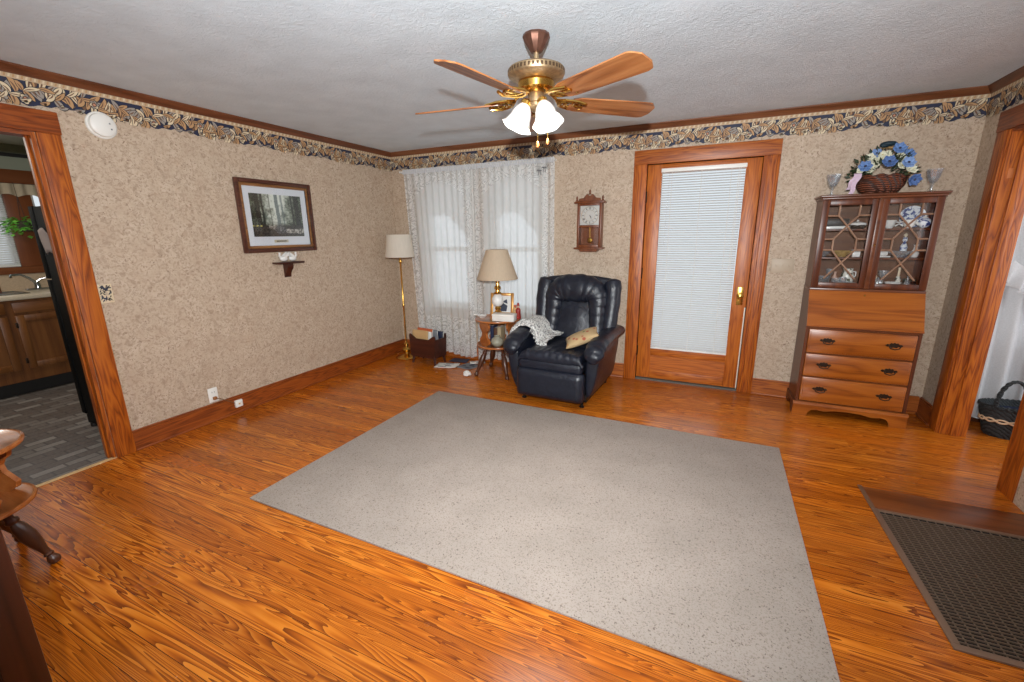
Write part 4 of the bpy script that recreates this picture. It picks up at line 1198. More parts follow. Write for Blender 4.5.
# wall clock
t = thing('wall_clock', 'dark wooden pendulum wall clock between the curtains and the door', 'clock', (2.41, 0, 1.507))
cw = M['clockwood']; DZ = -.095
mb = MB().box(-.118, -.096, DZ, 0, -.205, .205, bev=.003).box(.096, .118, DZ, 0, -.205, .205, bev=.003).box(-.096, .096, DZ, 0, -.205, -.180, bev=.002).box(-.096, .096, DZ, 0, .185, .205, bev=.002).box(-.096, .096, -.02, 0, -.18, .185)
mb.box(-.096, .096, DZ + .002, DZ + .018, -.018, .004, bev=.002)
build('case', mb, cw, t)
mb = MB().box(-.145, .145, DZ - .022, 0, .205, .220, bev=.004).box(-.135, .135, DZ - .014, 0, .220, .228, bev=.003)
mb.prism([(-.11, .228), (-.10, .250), (-.06, .255), (-.035, .285), (-.015, .29), (-.012, .275), (.012, .275), (.015, .29), (.035, .285), (.06, .255), (.10, .250), (.11, .228)], DZ + .004, DZ + .018, 'xz')
build('pediment', mb, cw, t)
fin = [(.009, 0), (.011, .008), (.006, .014), (.010, .026), (.008, .036), (.003, .044), (.0001, .052)]
build('finial', MB().lathe(fin, 12, (0, DZ + .011, .285)), cw, t)
for s in (-1, 1): build('finial', MB().lathe(fin, 12, (s * .125, DZ + .011, .228)), cw, t)
build('base', MB().box(-.142, .142, DZ - .018, 0, -.220, -.205, bev=.004).prism([(-.10, -.220), (.10, -.220), (.08, -.245), (-.08, -.245)], DZ - .004, 0, 'xz'), cw, t)
dl = build('dial', MB().box(-.094, .094, -.068, -.064, .006, .183), plain('clock_face_silver', rgb(206, 204, 198), .35, .3), t)
mb = MB()
for k in range(12):
    a = math.radians(90 - 30 * k); cx, cz = .066 * math.cos(a), .094 + .066 * math.sin(a)
    mb.M = Matrix.Translation((cx, -.0685, cz)) @ Matrix.Rotation(-(a - PI / 2), 4, 'Y')
    n_ = (1, 2, 3, 2, 1, 2, 3, 4, 2, 1, 2, 3)[k - 1]
    for q in range(n_): mb.box((q - (n_ - 1) / 2) * .005 - .0013, (q - (n_ - 1) / 2) * .005 + .0013, 0, .0006, -.010, .010)
mb.M = Matrix.Identity(4)
build('numerals', mb, M['black_metal'], dl)
mb = MB()
for rr_, q in ((.081, .0022), (.050, .0012)):
    mb.tube([(rr_ * math.cos(t_ * PI / 20), -.0685, .094 + rr_ * math.sin(t_ * PI / 20)) for t_ in range(40)], q, 6, closed=True)
build('chapter_ring', mb, M['antique'], dl)
mb = MB()
for a, l_ in ((math.radians(-48), .036), (math.radians(-68), .052)):
    mb.prism([(.003 * -math.sin(a), .094 + .003 * math.cos(a)), (l_ * math.cos(a), .094 + l_ * math.sin(a)), (.003 * math.sin(a), .094 - .003 * math.cos(a))], -.071, -.0703, 'xz')
mb.lathe([(.0001, 0), (.005, 0), (.005, .002), (.0001, .002)], 10, (0, -.071, .094))
build('hands', mb, M['black_metal'], dl)
pd = build('pendulum', MB().tube([(0, -.055, .0), (.004, -.055, -.125)], .004, 8), M['brass'], t)
mb = MB(); mb.M = Matrix.Translation((.005, -.058, -.138)) @ Matrix.Rotation(PI / 2, 4, 'X')
mb.lathe([(.0001, -.005), (.022, -.004), (.026, 0), (.022, .004), (.0001, .006)], 24)
build('bob', mb, M['brass'], pd)
build('glass', MB().box(-.096, .096, DZ + .006, DZ + .009, -.18, .185), glass('clock_glass', (1, 1, 1, 1), .08), t)

# ------------------------------------------------------------------ secretary desk
DX = 4.577
desk = thing('secretary_desk', 'tall wooden slant front secretary desk with glazed upper doors', 'secretary desk', (DX, 0, 0))
dv, dh, dd = M['desk_v'], M['desk'], M['desk_d']
BY = -.022
# chest
# side panels with slanted cheeks beside the writing fall
for s in (-1, 1):
    mb = MB().box(min(s * .328, s * .348), max(s * .328, s * .348), -.372, BY, .10, .725).prism([(BY, .725), (-.365, .725), (-.365, .745), (-.255, .995), (BY, .995)], s * .328, s * .348, 'yz')
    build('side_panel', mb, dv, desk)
mb = MB().box(-.328, .328, -.36, BY, .10, .118).box(-.328, .328, -.366, BY, .318, .326).box(-.328, .328, -.366, BY, .508, .516).box(-.328, .328, -.372, BY, .704, .725).box(-.35, .35, -.275, BY, .985, 1.008, bev=.004).box(-.328, .328, -.035, BY, .12, .985)
build('divider', mb, dd, desk)
for i, (z0, z1) in enumerate(((.122, .316), (.328, .506), (.518, .702))):
    dr = build('drawer', MB().box(-.325, .325, -.380, -.05, z0, z1, bev=.006).box(-.31, .31, -.383, -.379, z0 + .012, z1 - .012, bev=.003), dh, desk)
    for s in (-1, 1):
        zc = (z0 + z1) / 2 + .01; xc = s * .200
        mb = MB()
        plate = [(-.062, 0), (-.05, .012), (-.035, .008), (-.025, .022), (-.01, .018), (0, .026), (.01, .018), (.025, .022), (.035, .008), (.05, .012), (.062, 0), (.048, -.010), (.03, -.006), (.02, -.018), (0, -.014), (-.02, -.018), (-.03, -.006), (-.048, -.010)]
        mb.prism([(xc + u * .82, zc + v * .9) for u, v in plate], -.3865, -.383, 'xz')
        mb.tube([(xc - .034, -.387, zc + .004), (xc - .034, -.402, zc + .002), (xc - .026, -.406, zc - .016), (xc, -.407, zc - .024), (xc + .026, -.406, zc - .016), (xc + .034, -.402, zc + .002), (xc + .034, -.387, zc + .004)], .004, 8)
        build('drawer_pull', mb, M['bronze'], dr)
# sloping writing fall
mb = MB().prism([(-.388, .728), (-.374, .722), (-.262, .982), (-.276, .990)], -.3475, .3475, 'yz')
mb.prism([(-.395, .726), (-.380, .720), (-.374, .734), (-.389, .740)], -.348, .348, 'yz')
ff = build('writing_fall', mb, dh, desk)
build('keyhole', MB().lathe([(.0001, 0), (.008, 0), (.006, .003), (.0001, .003)], 10, (0, 0, 0)), M['brass'], ff).matrix_local = Matrix.Translation((0, -.286, .962)) @ Matrix.Rotation(math.radians(66), 4, 'X')
# base with bracket feet
ap = [(-.362, 0), (-.262, 0), (-.255, .03), (-.235, .052), (-.20, .058), (-.15, .050), (-.08, .066), (0, .070), (.08, .066), (.15, .050), (.20, .058), (.235, .052), (.255, .03), (.262, 0), (.362, 0), (.358, .10), (-.358, .10)]
build('front_apron', MB().prism(ap, -.392, -.372, 'xz').prism([(-.398, .092), (-.372, .092), (-.366, .112), (-.388, .112)], -.362, .362, 'yz'), dh, desk)
sp = [(-.372, 0), (-.29, 0), (-.27, .04), (-.22, .062), (-.16, .062), (-.11, .04), (-.09, 0), (BY, 0), (BY, .10), (-.372, .10)]
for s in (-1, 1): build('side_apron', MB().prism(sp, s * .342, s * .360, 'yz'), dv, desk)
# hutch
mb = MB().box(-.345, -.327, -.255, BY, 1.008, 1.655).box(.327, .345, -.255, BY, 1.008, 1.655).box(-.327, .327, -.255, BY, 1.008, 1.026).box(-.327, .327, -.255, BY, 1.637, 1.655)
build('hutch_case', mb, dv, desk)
build('hutch_back', MB().box(-.327, .327, -.032, BY, 1.026, 1.637), wood('hutch_back_wood', rgb(66, 36, 16), rgb(94, 54, 26), rgb(112, 68, 36), 'x', .4, 4, 6, .6), desk)
for z in (1.232, 1.44): build('shelf', MB().box(-.327, .327, -.235, -.032, z - .008, z + .005, bev=.002), dv, desk)
build('cornice', MB().box(-.368, .368, -.295, BY, 1.672, 1.688, bev=.005).box(-.357, .357, -.283, BY, 1.655, 1.672, bev=.006), dd, desk)
for s in (-1, 1):
    x0, x1 = (-.345, -.004) if s < 0 else (.004, .345)
    z0, z1 = 1.012, 1.653; w_ = .045
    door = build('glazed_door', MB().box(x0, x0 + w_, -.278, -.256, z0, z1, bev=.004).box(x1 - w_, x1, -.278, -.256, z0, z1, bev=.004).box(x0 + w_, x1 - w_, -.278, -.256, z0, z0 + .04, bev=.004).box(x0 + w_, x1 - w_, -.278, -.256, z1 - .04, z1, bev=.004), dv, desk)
    gx0, gx1, gz0, gz1 = x0 + w_, x1 - w_, z0 + .04, z1 - .04
    build('glass', MB().box(gx0, gx1, -.266, -.263, gz0, gz1), M['glass'], door)
    P = lambda u, v: (gx0 + (gx1 - gx0) * u, -.270, gz0 + (gz1 - gz0) * v)
    mb = MB()
    for a, b in (((0, .5 + .07), (.22, .5 + .07)), ((0, .5 - .07), (.22, .5 - .07)), ((1, .57), (.78, .57)), ((1, .43), (.78, .43)), ((.22, .43), (.22, .57)), ((.78, .43), (.78, .57)),
                 ((.22, .57), (.5, .74)), ((.78, .57), (.5, .74)), ((.22, .43), (.5, .26)), ((.78, .43), (.5, .26)), ((.5, .74), (.26, .87)), ((.5, .74), (.74, .87)), ((.5, .26), (.12, .05)), ((.5, .26), (.88, .05)),
                 ((.26, .87), (0, .87)), ((.74, .87), (1, .87)), ((.26, .87), (.26, 1)), ((.74, .87), (.74, 1))):
        mb.tube([P(*a), P(*b)], .0055, 4, r2=.006)
    build('muntin', mb, wood('muntin_wood', rgb(116, 84, 64), rgb(146, 112, 90), rgb(164, 130, 106), 'z', .35, 4, 8, .6), door)
    kx = x1 - .018 if s < 0 else x0 + .018
    if s > 0:
        build('astragal', MB().box(-.014, .014, -.286, -.278, z0, z1, bev=.004), dd, door)
        build('door_knob', MB().ell((0, -.292, 1.33), (.007, .009, .007), 12, 8), M['brass'], door)

# dishes behind the glass
def item(name, label, cat, x, z, y=-.13, rz=0): return thing(name, label, cat, (DX + x, y, z + .0005), rz, 'china in the secretary desk')
zb, zm, zt = 1.0265, 1.2375, 1.4455
def lathe_item(name, label, cat, x, z, prof, mat, y=-.13, n=22, wob=None, nm='body'):
    t = item(name, label, cat, x, z, y); build(nm, MB().lathe(prof, n, wob=wob), mat, t); return t
blue = NT('blue_white_china'); _v = blue.noise(blue.obj(), 34, 3, .6, .6)
M['delft'] = blue.pbr(blue.ramp(_v, [(.50, rgb(228, 232, 238)), (.56, rgb(70, 96, 160)), (.62, rgb(44, 62, 120))]), .2)
cup = [(.0001, 0), (.018, 0), (.020, .006), (.030, .020), (.034, .045), (.038, .058), (.034, .058), (.030, .044), (.0001, .01)]
bowl = [(.0001, 0), (.025, 0), (.030, .008), (.055, .028), (.065, .045), (.061, .045), (.05, .03), (.0001, .012)]
goblet = [(.0001, 0), (.030, 0), (.028, .004), (.006, .012), (.005, .045), (.012, .055), (.028, .075), (.034, .11), (.030, .11), (.024, .08), (.0001, .062)]
pitch = [(.0001, 0), (.026, 0), (.034, .02), (.036, .045), (.026, .075), (.020, .09), (.026, .108), (.022, .106), (.016, .09), (.0001, .03)]
fig = [(.0001, 0), (.028, 0), (.030, .008), (.020, .035), (.022, .055), (.012, .072), (.008, .078), (.014, .09), (.012, .104), (.0001, .11)]
def handle(t, r0, z0, z1, mat, out=.022):
    build('handle', MB().tube([(r0, 0, z1), (r0 + out, 0, z1 - .004), (r0 + out, 0, (z0 + z1) / 2), (r0, 0, z0)], .0045, 8), mat, t)
# upper shelf
t = item('serving_tray', 'oblong dark patterned tray with white rim on the top shelf behind the left glazed door', 'tray', -.215, zt)
build('tray_base', MB().box(-.075, .075, -.05, .05, 0, .022, bev=.006), M['ceramic'], t)
build('tray_lid', MB().box(-.072, .072, -.047, .047, .022, .075, bev=.01), plain('dark_weave', rgb(62, 60, 58), .5, var=.4, bscale=120), t)
t = item('covered_dish', 'low dark dish with white lid on the top shelf beside the patterned tray', 'dish', -.085, zt)
build('dish', MB().lathe([(.0001, 0), (.04, 0), (.058, .022), (.058, .028), (.0001, .03)], 24), plain('dark_dish', rgb(54, 46, 42), .3), t)
build('lid', MB().lathe([(.057, .028), (.052, .042), (.02, .052), (.006, .054), (.008, .064), (.0001, .066)], 24), M['ceramic'], t)
t = lathe_item('pitcher', 'white and blue china pitcher on the top shelf behind the right glazed door', 'pitcher', .045, zt, pitch, M['delft']); t.rotation_euler.z = PI; handle(t, .02, .03, .09, M['delft'])
for i, x in enumerate((.105, .195)):
    t = lathe_item('teacup', ('white teacup on the top shelf next to the china pitcher', 'white teacup on the top shelf next to the blue floral teapot')[i], 'cup', x, zt, cup, M['ceramic'], (-.14, -.215)[i]); t.rotation_euler.z = (0, PI)[i]; handle(t, .032, .015, .045, M['ceramic'])
t = item('china_plate', 'blue floral china plate standing at the back of the top shelf', 'plate', .243, zt, -.078)
mb = MB(); mb.M = Matrix.Translation((0, .0, .078)) @ Matrix.Rotation(math.radians(80), 4, 'X'); mb.lathe([(.0001, 0), (.05, 0), (.076, .010), (.078, .013), (.05, .005), (.0001, .005)], 32)
build('plate', mb, M['delft'], t)
t = item('teapot', 'white teapot with blue flowers at the right end of the top shelf', 'teapot', .288, zt, -.185)
build('body', MB().ell((0, 0, .036), (.036, .036, .036), 20, 12), M['delft'], t)
build('lid', MB().lathe([(.02, .064), (.012, .074), (.005, .078), (.007, .086), (.0001, .09)], 16), M['ceramic'], t)
build('spout', MB().tube([(-.03, 0, .025), (-.05, 0, .04), (-.056, 0, .062)], [.011, .008, .006], 10), M['ceramic'], t)
# middle shelf
lathe_item('glass_bowl', 'small clear glass bowl at the left end of the middle shelf', 'bowl', -.27, zm, [(r * .75, z) for r, z in bowl], M['crystal'])
lathe_item('gilt_bowl', 'yellow tinted glass bowl on the middle shelf behind the left glazed door', 'bowl', -.152, zm, bowl, plain('gilt_glass', rgb(176, 146, 92), .2, var=.3, bscale=60), wob=lambda a, j: 1 + .05 * math.cos(10 * a))
t = item('trinket_box', 'small white trinket box on the middle shelf near the door meeting stile', 'box', -.064, zm); build('box_base', MB().box(-.024, .024, -.024, .024, 0, .04, bev=.004), M['ceramic'], t); build('box_lid', MB().box(-.026, .026, -.026, .026, .04, .056, bev=.005), M['ceramic'], t)
t = item('butter_dish', 'white covered butter dish on the middle shelf behind the right glazed door', 'dish', .078, zm); build('tray', MB().box(-.062, .062, -.04, .04, 0, .010, bev=.004), M['ceramic'], t); build('lid', MB().box(-.05, .05, -.03, .03, .010, .05, bev=.014).ell((0, 0, .055), (.008, .008, .008), 10, 8), M['ceramic'], t)
lathe_item('glass_dish', 'wide clear glass dish in the middle of the shelf behind the right glazed door', 'bowl', .19, zm, [(r * 1.1, z) for r, z in bowl], M['crystal'], -.165)
t = item('blue_figurine', 'blue and white china figurine standing behind the glass dish', 'figurine', .232, zm, -.072); build('robe', MB().lathe([(r * 1.05, z * 1.35) for r, z in fig], 18), M['delft'], t); build('head', MB().ell((0, 0, .158), (.012, .012, .014), 12, 8), M['cream_ceramic'], t)
# lower shelf
lathe_item('cut_glass_bowl', 'round cut glass bowl at the left end of the bottom shelf', 'bowl', -.255, zb, [(r * .9, z * 1.3) for r, z in bowl], M['crystal'], wob=lambda a, j: 1 + .04 * math.cos(12 * a))
lathe_item('pink_bottle', 'slim pale pink bottle on the bottom shelf behind the left glazed door', 'bottle', -.172, zb, [(.0001, 0), (.018, 0), (.02, .01), (.018, .05), (.008, .07), (.007, .09), (.010, .094), (.0001, .096)], M['pinkish'])
lathe_item('crystal_tumbler', 'squat crystal tumbler in front of the pink bottle', 'glass', -.175, zb, [(.0001, 0), (.026, 0), (.03, .05), (.027, .05), (.0001, .01)], M['crystal'], -.20)
t = item('patterned_jug', 'white jug with dark leaf pattern on the bottom shelf behind the left glazed door', 'jug', -.094, zb); tj = NT('leaf_jug'); _v = tj.noise(tj.obj(), 40, 2); mj = tj.pbr(tj.ramp(_v, [(.52, rgb(226, 224, 214)), (.58, rgb(70, 76, 58))]), .25)
build('body', MB().lathe([(.0001, 0), (.030, 0), (.042, .03), (.044, .06), (.034, .095), (.030, .11), (.036, .122), (.030, .12), (.0001, .04)], 22), mj, t); handle(t, .03, .035, .10, M['ceramic'])
lathe_item('crystal_salt_dish', 'low crystal dish at the front of the bottom shelf below the leaf patterned jug', 'dish', -.09, zb, [(.0001, 0), (.03, 0), (.038, .025), (.034, .026), (.0001, .008)], M['crystal'], -.205)
lathe_item('cream_figurine', 'cream figurine on the bottom shelf just right of the door meeting stile', 'figurine', .072, zb, [(r * .95, z * 1.15) for r, z in fig], M['cream_ceramic'])
lathe_item('crystal_goblet', 'crystal goblet on the bottom shelf beside the cream figurine', 'glass', .128, zb, goblet, M['crystal'])
lathe_item('low_white_bowl', 'low white bowl at the front of the bottom shelf behind the right glazed door', 'bowl', .172, zb, [(r * .8, z * .7) for r, z in bowl], M['ceramic'], -.20)
t = item('candle_holder', 'white and green candle holder on the bottom shelf behind the right glazed door', 'candle holder', .218, zb); build('base', MB().lathe([(.0001, 0), (.034, 0), (.03, .02), (.016, .034), (.02, .05), (.012, .058), (.014, .07), (.0001, .07)], 18), mj, t); build('candle', MB().lathe([(.008, .07), (.008, .135), (.0001, .138)], 10), M['cream_ceramic'], t)
t = item('dark_casket', 'small dark casket at the right end of the bottom shelf', 'box', .286, zb); build('box_base', MB().box(-.034, .034, -.025, .025, 0, .035, bev=.003), M['black'], t); build('lid', MB().box(-.036, .036, -.027, .027, .035, .056, bev=.010), plain('dark_green_lid', rgb(40, 52, 46), .3), t)

lathe_item('crystal_goblet', 'small crystal goblet behind the slim pink bottle on the bottom shelf', 'glass', -.197, zb, [(r * .8, z) for r, z in goblet], M['crystal'], -.062)
lathe_item('crystal_tumbler', 'crystal tumbler at the front of the bottom shelf beside the low salt dish', 'glass', -.135, zb, [(.0001, 0), (.020, 0), (.025, .06), (.022, .06), (.0001, .01)], M['crystal'], -.215)
lathe_item('crystal_bell', 'crystal hand bell at the front of the bottom shelf before the dark casket', 'bell', .252, zb, [(.0001, 0), (.026, 0), (.022, .02), (.014, .04), (.006, .046), (.005, .07), (.008, .078), (.0001, .082)], M['crystal'], -.21)
lathe_item('crystal_jar', 'small lidded crystal jar at the front of the bottom shelf before the cream figurine', 'jar', .08, zb, [(.0001, 0), (.024, 0), (.028, .03), (.022, .042), (.024, .046), (.010, .056), (.006, .062), (.0001, .068)], M['crystal'], -.205)
lathe_item('ceramic_vase', 'small white bud vase at the right end of the middle shelf', 'vase', .288, zm, [(.0001, 0), (.018, 0), (.026, .03), (.012, .06), (.010, .08), (.016, .09), (.012, .09), (.0001, .03)], M['ceramic'], -.12)
lathe_item('custard_cup', 'white custard cup at the back of the middle shelf behind the butter dish', 'cup', .06, zm, [(.0001, 0), (.02, 0), (.03, .03), (.035, .05), (.031, .05), (.0001, .01)], M['ceramic'], -.075)

# on top of the desk
for i, x in enumerate((4.288, 4.858)):
    t = thing('glass_goblet', ('clear cut glass goblet on top of the desk near the triple switch', 'clear cut glass goblet on top of the desk near the side doorway')[i], 'glass', (x, -.20, 1.6885), 0, 'goblets on the desk top')
    build('stem', MB().lathe([(.0001, 0), (.034, 0), (.032, .004), (.008, .010), (.006, .035), (.010, .045), (.006, .055), (.0001, .058)], 20), M['goblet'], t)
    build('bowl', MB().lathe([(.006, .055), (.020, .064), (.034, .095), (.045, .150), (.042, .150), (.031, .10), (.018, .070), (.0001, .064)], 24, wob=lambda a, j: 1 + .05 * math.cos(8 * a)), M['goblet'], t)

fb = thing('flower_basket', 'brown wicker basket of blue and white silk flowers on top of the desk', 'flower basket', (4.578, -.165, 1.6885))
bw = lambda a, j: 1 + .02 * math.sin(16 * a + j * 1.7)
build('basket', MB().lathe([(.0001, 0), (.085, 0), (.115, .02), (.140, .06), (.150, .10), (.152, .115), (.143, .115), (.135, .07), (.0001, .03)], 64, sy=.72, wob=bw), M['wicker'], fb)
rim = [(.150 * math.cos(t * PI / 24), .108 * math.sin(t * PI / 24), .118 + .006 * math.sin(t * 1.5)) for t in range(48)]
build('rim', MB().tube(rim, .010, 8, closed=True), M['wicker'], fb)
mb = MB()
for ph in (0, PI):
    mb.tube([(.148 * math.cos(a) , .010 * math.sin(8 * a + ph), .115 + .20 * math.sin(a)) for a in [PI * i / 30 for i in range(31)]], .007, 8)
build('handle', mb, plain('straw_handle', rgb(168, 132, 84), .6, var=.2, bscale=60), fb)
build('handle_bow', MB().ell((.0, -.03, .335), (.05, .03, .018), 14, 8).ell((-.02, -.03, .325), (.03, .02, .014), 12, 8), plain('dark_teal', rgb(24, 48, 60), .6), fb)
rnd = random.Random(11)
def flower(c, d, r, mat, ctr, np_=6, cup_=.35):
    d = Vector(d).normalized(); Mx = Matrix.Translation(c) @ d.to_track_quat('Z', 'Y').to_matrix().to_4x4()
    mb = MB()
    for layer, (k, off, lf) in enumerate(((1., 0, .0), (.7, .5, .006))):
        for i in range(np_):
            a = 2 * PI * (i + off) / np_ + rnd.uniform(-.1, .1)
            mb.M = Mx @ Matrix.Rotation(a, 4, 'Z') @ Matrix.Translation((0, 0, lf))
            def pt(u, v):
                w_ = math.sin(PI * min(1, u * .86 + .12)) ** .7 * r * .52 * k
                return (r * k * u, (v - .5) * 2 * w_, r * cup_ * u * u * (1 + .3 * layer) + .10 * r * math.cos((v - .5) * 6) * u)
            mb.grid(pt, 6, 5)
    f = build('flower', mb, mat, fb, ang=180, fixn=False)
    mb = MB(); mb.M = Mx; mb.ell((0, 0, r * .16), (r * .22, r * .22, r * .14), 10, 6)
    build('flower_center', mb, ctr, f)
fblue = [plain('petal_blue_%d' % i, c, .7) for i, c in enumerate((rgb(98, 130, 182), rgb(78, 106, 158), rgb(124, 152, 198)))]
fwhite = plain('petal_white', rgb(222, 220, 196), .7); ynav = plain('flower_eye', rgb(36, 38, 60), .6); yel = plain('flower_yellow', rgb(176, 160, 84), .6)
for i, (x, z, y, r) in enumerate(((-.125, .185, -.09, .043), (.0, .205, -.115, .045), (.112, .195, -.09, .043), (.052, .292, -.08, .042), (.168, .085, -.07, .042), (-.06, .275, -.03, .036), (.13, .26, .0, .04))):
    flower((x, y, z), (x * 1.2, -.8, .35 if z > .1 else -.3), r, fblue[i % 3], ynav)
for i in range(26):
    a = rnd.uniform(.05, PI - .05); q = rnd.uniform(.55, 1.0)
    x = .155 * math.cos(a) * q; z = .135 + .155 * math.sin(a) * q
    flower((x, -.085 + .05 * (z - .14) / .15 + rnd.uniform(-.02, .02), z), (x * 2, -.8, .4), rnd.uniform(.022, .032), fwhite, (ynav, yel)[i % 2], 5)
mb = MB()
for i in range(240):
    a = rnd.uniform(-.15, PI + .15); q = rnd.uniform(.35, 1.08)
    c = Vector((.165 * math.cos(a) * q, rnd.uniform(-.09, .08), .125 + .165 * math.sin(a) * q)); d = Vector((math.cos(a), rnd.uniform(-.9, .2), math.sin(a) + .2)).normalized()
    sd = d.cross(Vector((rnd.uniform(-1, 1), rnd.uniform(-1, 1), rnd.uniform(-1, 1)))).normalized(); l_ = rnd.uniform(.03, .055); nn = d.cross(sd)
    mb.add([c, c + d * l_ * .4 + sd * l_ * .24 + nn * .004, c + d * l_, c + d * l_ * .4 - sd * l_ * .24 + nn * .004], [(0, 1, 2), (0, 2, 3)])
o = build('foliage', mb, plain('silk_leaf', rgb(44, 56, 34), .6, var=.5, bscale=24), fb, ang=180, fixn=False); o['kind'] = 'stuff'
mb = MB()
for s, w_ in ((0, .014), (1, .012)):
    mb.grid(lambda u, v: (-.155 - .035 * v - s * .02 + (u - .5) * w_ * 2 + .006 * math.sin(v * 9), -.105 - .01 * math.sin(v * 4), .14 - (.137 - s * .03) * v), 4, 14)
build('ribbon', mb, plain('lilac_ribbon', rgb(196, 172, 190), .5), fb, ang=180, fixn=False)

# ------------------------------------------------------------------ dark cabinet close to the camera
t = thing('low_dark_cabinet', 'dark wooden cabinet whose side shows at the near corner of the floor', 'cabinet', (2.165, -4.035, 0))
mb = MB().box(-.42, 0, -.07, 0, 0, .86, bev=.004).box(-.42, 0, -.44, -.37, 0, .86, bev=.004).box(-.42, 0, -.37, -.07, 0, .10).box(-.42, 0, -.37, -.07, .78, .86).box(-.41, -.012, -.37, -.07, .10, .78)
build('carcass', mb, M['darkcab'], t)
build('cabinet_top', MB().box(-.44, .0, -.46, .0, .86, .885, bev=.006), M['darkcab'], t)

# ------------------------------------------------------------------ kitchen beyond the left doorway
KX = -2.9
struct('floor_kitchen', MB().box(KX - .1, -.05, -5.6, -1.5, -.08, -.002), M['vinyl'], smooth=False)
struct('ceiling_kitchen', MB().box(KX - .1, -.13, -5.6, -1.5, 2.36, 2.46), plain('kitchen_ceiling_paint', rgb(196, 196, 188), .8), smooth=False)
KW = (-3.6, -2.37, 1.17, 1.93); KW2 = (-2.17, -1.75, 1.17, 1.93)
wall_panels('x', KX - .1, KX, (-5.6, -1.5), (0, 2.4), [KW, KW2], 'wall_kitchen', M['green_wall'])
struct('wall_kitchen_side', MB().box(KX, -.13, -1.6, -1.5, 0, 2.4), M['green_wall'], smooth=False)
struct('wall_kitchen_end', MB().box(KX, -.13, -5.6, -5.5, 0, 2.4), M['green_wall'], smooth=False)
def kwin(i, h):
    mb = MB(); f = .03
    mb.box(KX - .08, KX - .02, h[0], h[0] + f, h[2], h[3]).box(KX - .08, KX - .02, h[1] - f, h[1], h[2], h[3]).box(KX - .08, KX - .02, h[0] + f, h[1] - f, h[2], h[2] + f).box(KX - .08, KX - .02, h[0] + f, h[1] - f, h[3] - f, h[3])
    o = struct('window_%d' % i, mb, M['white_paint'])
    build('glass', MB().box(KX - .055, KX - .05, h[0] + f, h[1] - f, h[2] + f, h[3] - f), M['glass'], o)
    return o
kwin(3, KW); kwin(4, KW2)
trim(15, MB().box(KX, KX + .028, -2.37, -2.17, 1.171, 1.984, bev=.003).box(KX, KX + .028, -3.75, -3.6, 1.171, 1.984, bev=.003), M['kbrown'])
trim(16, MB().box(KX, KX + .05, -3.75, -1.61, 1.985, 2.115, bev=.004).box(KX, KX + .03, -3.75, -1.61, 1.10, 1.17, bev=.003), wood('kitchen_beam', rgb(88, 44, 20), rgb(112, 60, 28), rgb(126, 72, 38), 'y', .4, 3, 4, .7))
trim(17, MB().box(KX, KX + .012, -5.5, -1.61, 2.24, 2.275), M['dark_toe'])
kb = MB(); z = 1.90
while z > 1.20:
    kb.add([(KX + .012, -3.58, z + .010), (KX + .012, -2.378, z + .010), (KX + .034, -2.378, z - .008), (KX + .034, -3.58, z - .008)], [(0, 1, 2, 3)]); z -= .0225
kbl = build('window_blind', kb, M['slat'], fixn=False); tag(kbl, 'white slatted blind drawn down over the kitchen window above the sink', 'blind')
build('head_rail', MB().box(KX + .008, KX + .040, -3.59, -2.374, 1.91, 1.935, bev=.003), M['white'], kbl)
build('bottom_rail', MB().box(KX + .012, KX + .036, -3.58, -2.378, 1.175, 1.192, bev=.003), M['white'], kbl)
vb = build('kitchen_valance', MB().grid(lambda u, v: (KX + .062 + .010 * math.sin(u * 150), -3.72 + 2.05 * u, 1.855 + .025 * abs(math.sin(u * 40)) * (1 - v) + .125 * v), 200, 6), M['valance'], ang=180, fixn=False)
tag(vb, 'short cream gathered lace valance across the top of the kitchen window', 'valance')
# base cabinets
def base_cab(y0, y1, label):
    t = thing('kitchen_cabinet', label, 'kitchen cabinet', (-2.3, 0, 0), 0, 'kitchen base cabinets')
    build('carcass', MB().box(-.59, 0, y0, y1, .13, .895), M['kcab'], t)
    build('toe_kick', MB().box(-.59, -.07, y0, y1, 0, .13), M['dark_toe'], t)
    g = .025
    def panel_front(nm, a0, a1, z0, z1, mat, pull):
        mb = MB().box(0, .018, a0, a1, z0, z1, bev=.004)
        if z1 - z0 > .2:
            w_ = .058
            mb = MB().box(0, .019, a0, a0 + w_, z0, z1, bev=.004).box(0, .019, a1 - w_, a1, z0, z1, bev=.004).box(0, .019, a0 + w_, a1 - w_, z0, z0 + w_, bev=.004).box(0, .019, a0 + w_, a1 - w_, z1 - w_, z1, bev=.004).box(0, .009, a0 + w_, a1 - w_, z0 + w_, z1 - w_)
        return build(nm, mb, mat, t)
    panel_front('drawer', y0 + g, y1 - g, .775, .875, M['kcab_x'], 0)
    dr = panel_front('door', y0 + g, y1 - g, .245, .752, M['kcab'], 1)
    build('hinge', MB().box(.012, .026, y0 + g - .012, y0 + g + .004, .64, .69, bev=.002).box(.012, .026, y0 + g - .012, y0 + g + .004, .30, .35, bev=.002), M['bronze'], dr)
base_cab(-2.71, -2.20, 'brown wooden base cabinet under the kitchen faucet, beside the black refrigerator')
base_cab(-3.22, -2.71, 'brown wooden base cabinet second from the black refrigerator, under the sink rim')
ct = thing('kitchen_counter', 'cream laminate countertop over the brown kitchen cabinets', 'countertop', (0, 0, 0))
build('worktop', MB().box(KX + .001, -2.27, -3.75, -2.15, .897, .937, bev=.006), M['counter'], ct)
build('backsplash', MB().box(KX + .001, KX + .016, -3.75, -2.15, .937, 1.098), M['backsplash'], ct)
t = thing('kitchen_sink', 'stainless sink rim set in the cream kitchen counter', 'sink', (-2.58, -2.78, .9375))
